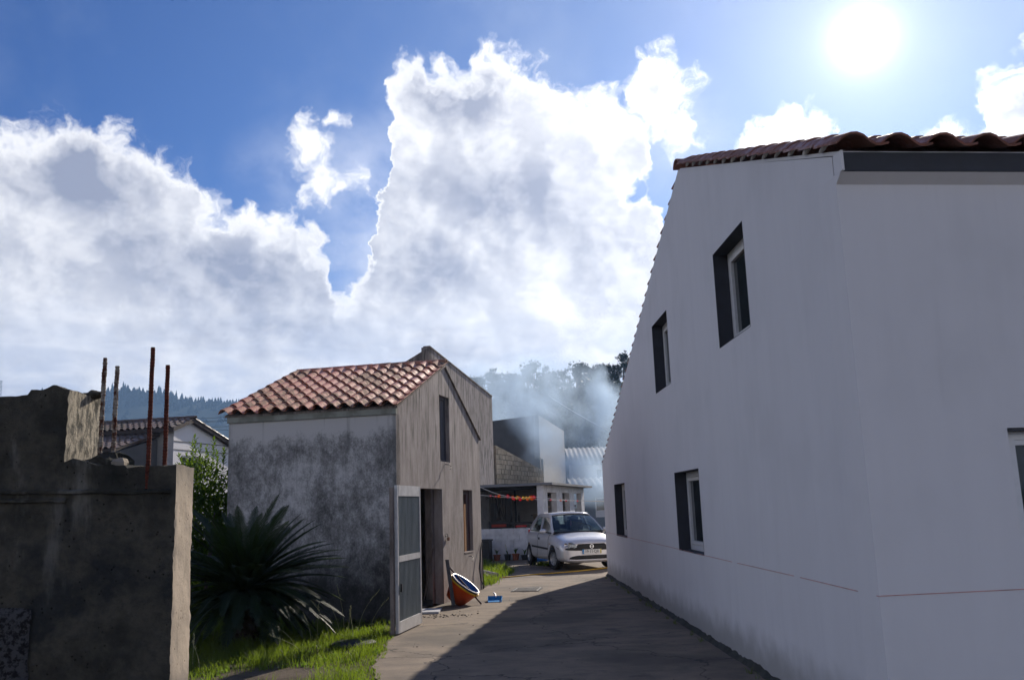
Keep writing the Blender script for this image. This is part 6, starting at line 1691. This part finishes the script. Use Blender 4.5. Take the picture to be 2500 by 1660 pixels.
# the wood on the slope, one mass
cv = np.array([v.co[:] for v in TM[1][1].vertices]); cf = np.array([p.vertices[:] for p in TM[1][1].polygons])
sel = cf[np.random.default_rng(3).permutation(len(cf))[:700]]
rg = np.random.default_rng(12); VV = []; FF = []; off = 0
q = cv[sel.reshape(-1)].reshape(-1, 4, 3); ctr = q.mean(1, keepdims=True); q = ctr + (q - ctr) * 1.9
for k in range(520):
    x = rg.uniform(-38, 62); y = rg.uniform(96, 152); s_ = rg.uniform(.7, 1.05) * (.8 if y > 140 else 1); a = rg.uniform(0, 6.28)
    R_ = np.array([[cos(a), -sin(a), 0], [sin(a), cos(a), 0], [0, 0, 1]])
    VV.append((q.reshape(-1, 3) @ R_.T) * s_ + np.array([x, y, near_h(x, y) - .8]))
VV = np.concatenate(VV); nq = len(VV) // 4
me = bpy.data.meshes.new('hill_wood'); me.vertices.add(len(VV)); me.vertices.foreach_set('co', VV.reshape(-1)); me.loops.add(nq * 4); me.loops.foreach_set('vertex_index', np.arange(nq * 4, dtype=np.int32))
me.polygons.add(nq); me.polygons.foreach_set('loop_start', (np.arange(nq) * 4).astype(np.int32)); me.update(calc_edges=True); me.materials.append(M_TREE)
o = bpy.data.objects.new('hill_wood', me); COL.objects.link(o); o['kind'] = 'stuff'
# power lines
M_WIRE = plain('wire', (.03, .03, .035), .7)
for k, (va, vb_, wd) in enumerate(((1013, 1009, 'topmost thin power line crossing before the far blue hill'), (1020, 1016, 'second power line from the top before the far blue hill'), (1022, 1019, 'third power line, close under the second'), (1035, 1032, 'fourth power line before the far blue hill'), (1043, 1041, 'lowest power line before the far blue hill'))):
    p0, p1 = at(230, va + 14, 95), at(700, vb_ - 2, 100)
    solo('power_line', MB().tube(string_pts(p0, p1, .25, 12), .016, 4), M_WIRE, wd, 'power line', 'power lines across the valley', base=tuple(p0))
solo('overhead_cable', MB().tube(string_pts(at(1340, 966, 62), at(1500, 1058, 46), .10, 12), .022, 4), M_STR, 'pale overhead cable slanting down through the smoke to the white house', 'cable', base=tuple(at(1475, 1045, 48)))

# =================================================================== AIR: HAZE AND SMOKE
hz = MB().box((0, 0, 82), (3300, 3300, 168)); 
def m_haze(t_name='haze'):
    m = bpy.data.materials.new(t_name); m.use_nodes = True; t = m.node_tree; t.nodes.clear(); n = NT(t); out = t.nodes.new('ShaderNodeOutputMaterial')
    v = n.n('VolumePrincipled', {'Color': (.34, .56, .92, 1), 'Density': HAZE_D, 'Anisotropy': .3}); n.L.new(v.outputs[0], out.inputs['Volume']); return m
HAZE_D = 0.00034
haze = struct('haze', hz, m_haze(), kind='stuff')
def m_smoke():
    m = bpy.data.materials.new('smoke'); m.use_nodes = True; t = m.node_tree; t.nodes.clear(); n = NT(t); out = t.nodes.new('ShaderNodeOutputMaterial')
    p = pos(n); w_ = n.v('ADD', p, n.v('SCALE', n.v('SUBTRACT', n.noise(p, .22, 3, .55, out=1), (.5, .5, .5)), scale=3.2))
    tot = None
    for (u, v_, Y, rx, ry, rz, a) in SMOKE:
        c = at(u, v_, Y); d = n.v('MULTIPLY', n.v('SUBTRACT', w_, tuple(c)), (1 / rx, 1 / ry, 1 / rz))
        g_ = n.m('MULTIPLY', n.m('MAXIMUM', n.m('SUBTRACT', 1.0, n.v('LENGTH', d)), 0.0), a)
        tot = g_ if tot is None else n.m('ADD', tot, g_)
    nz = n.rng(n.noise(n.v('MULTIPLY', w_, (1, 1, .8)), .45, 5, .6), .38, .66)
    v = n.n('VolumePrincipled', {'Color': (.62, .79, 1.0, 1), 'Density': n.m('MULTIPLY', n.m('MULTIPLY', tot, nz), SMOKE_D), 'Anisotropy': .35}); n.L.new(v.outputs[0], out.inputs['Volume'])
    m.cycles.volume_step_rate = 1.0
    return m
SMOKE_D = 1.25
#        u     v     Y   rx   ry  rz   amount
SMOKE = [(1395, 1165, 42, 1.6, 2.2, 1.6, 1.0), (1350, 1110, 43, 1.5, 2.2, 1.5, .8), (1312, 1050, 45, 1.3, 2.4, 1.6, 1.0), (1290, 980, 48, 2.2, 3.5, 2.2, .55), (1240, 950, 52, 3.2, 4, 2.6, .28),
         (1180, 980, 54, 3.0, 4, 2.6, .24), (1480, 1000, 48, 1.2, 2.5, 1.9, 1.3), (1455, 940, 50, .8, 2, 1.2, .9), (1440, 1060, 46, 1.6, 2.5, 1.8, .8), (1400, 1000, 50, 2.2, 3.5, 1.8, .30), (1345, 930, 54, 3.0, 4, 2.4, .22), (1430, 1150, 41, 1.4, 2.0, 1.4, .55)]
smk = MB().box((4.0, 47.5, 8.2), (14.5, 21, 13.6)); struct('smoke', smk, m_smoke(), kind='stuff')
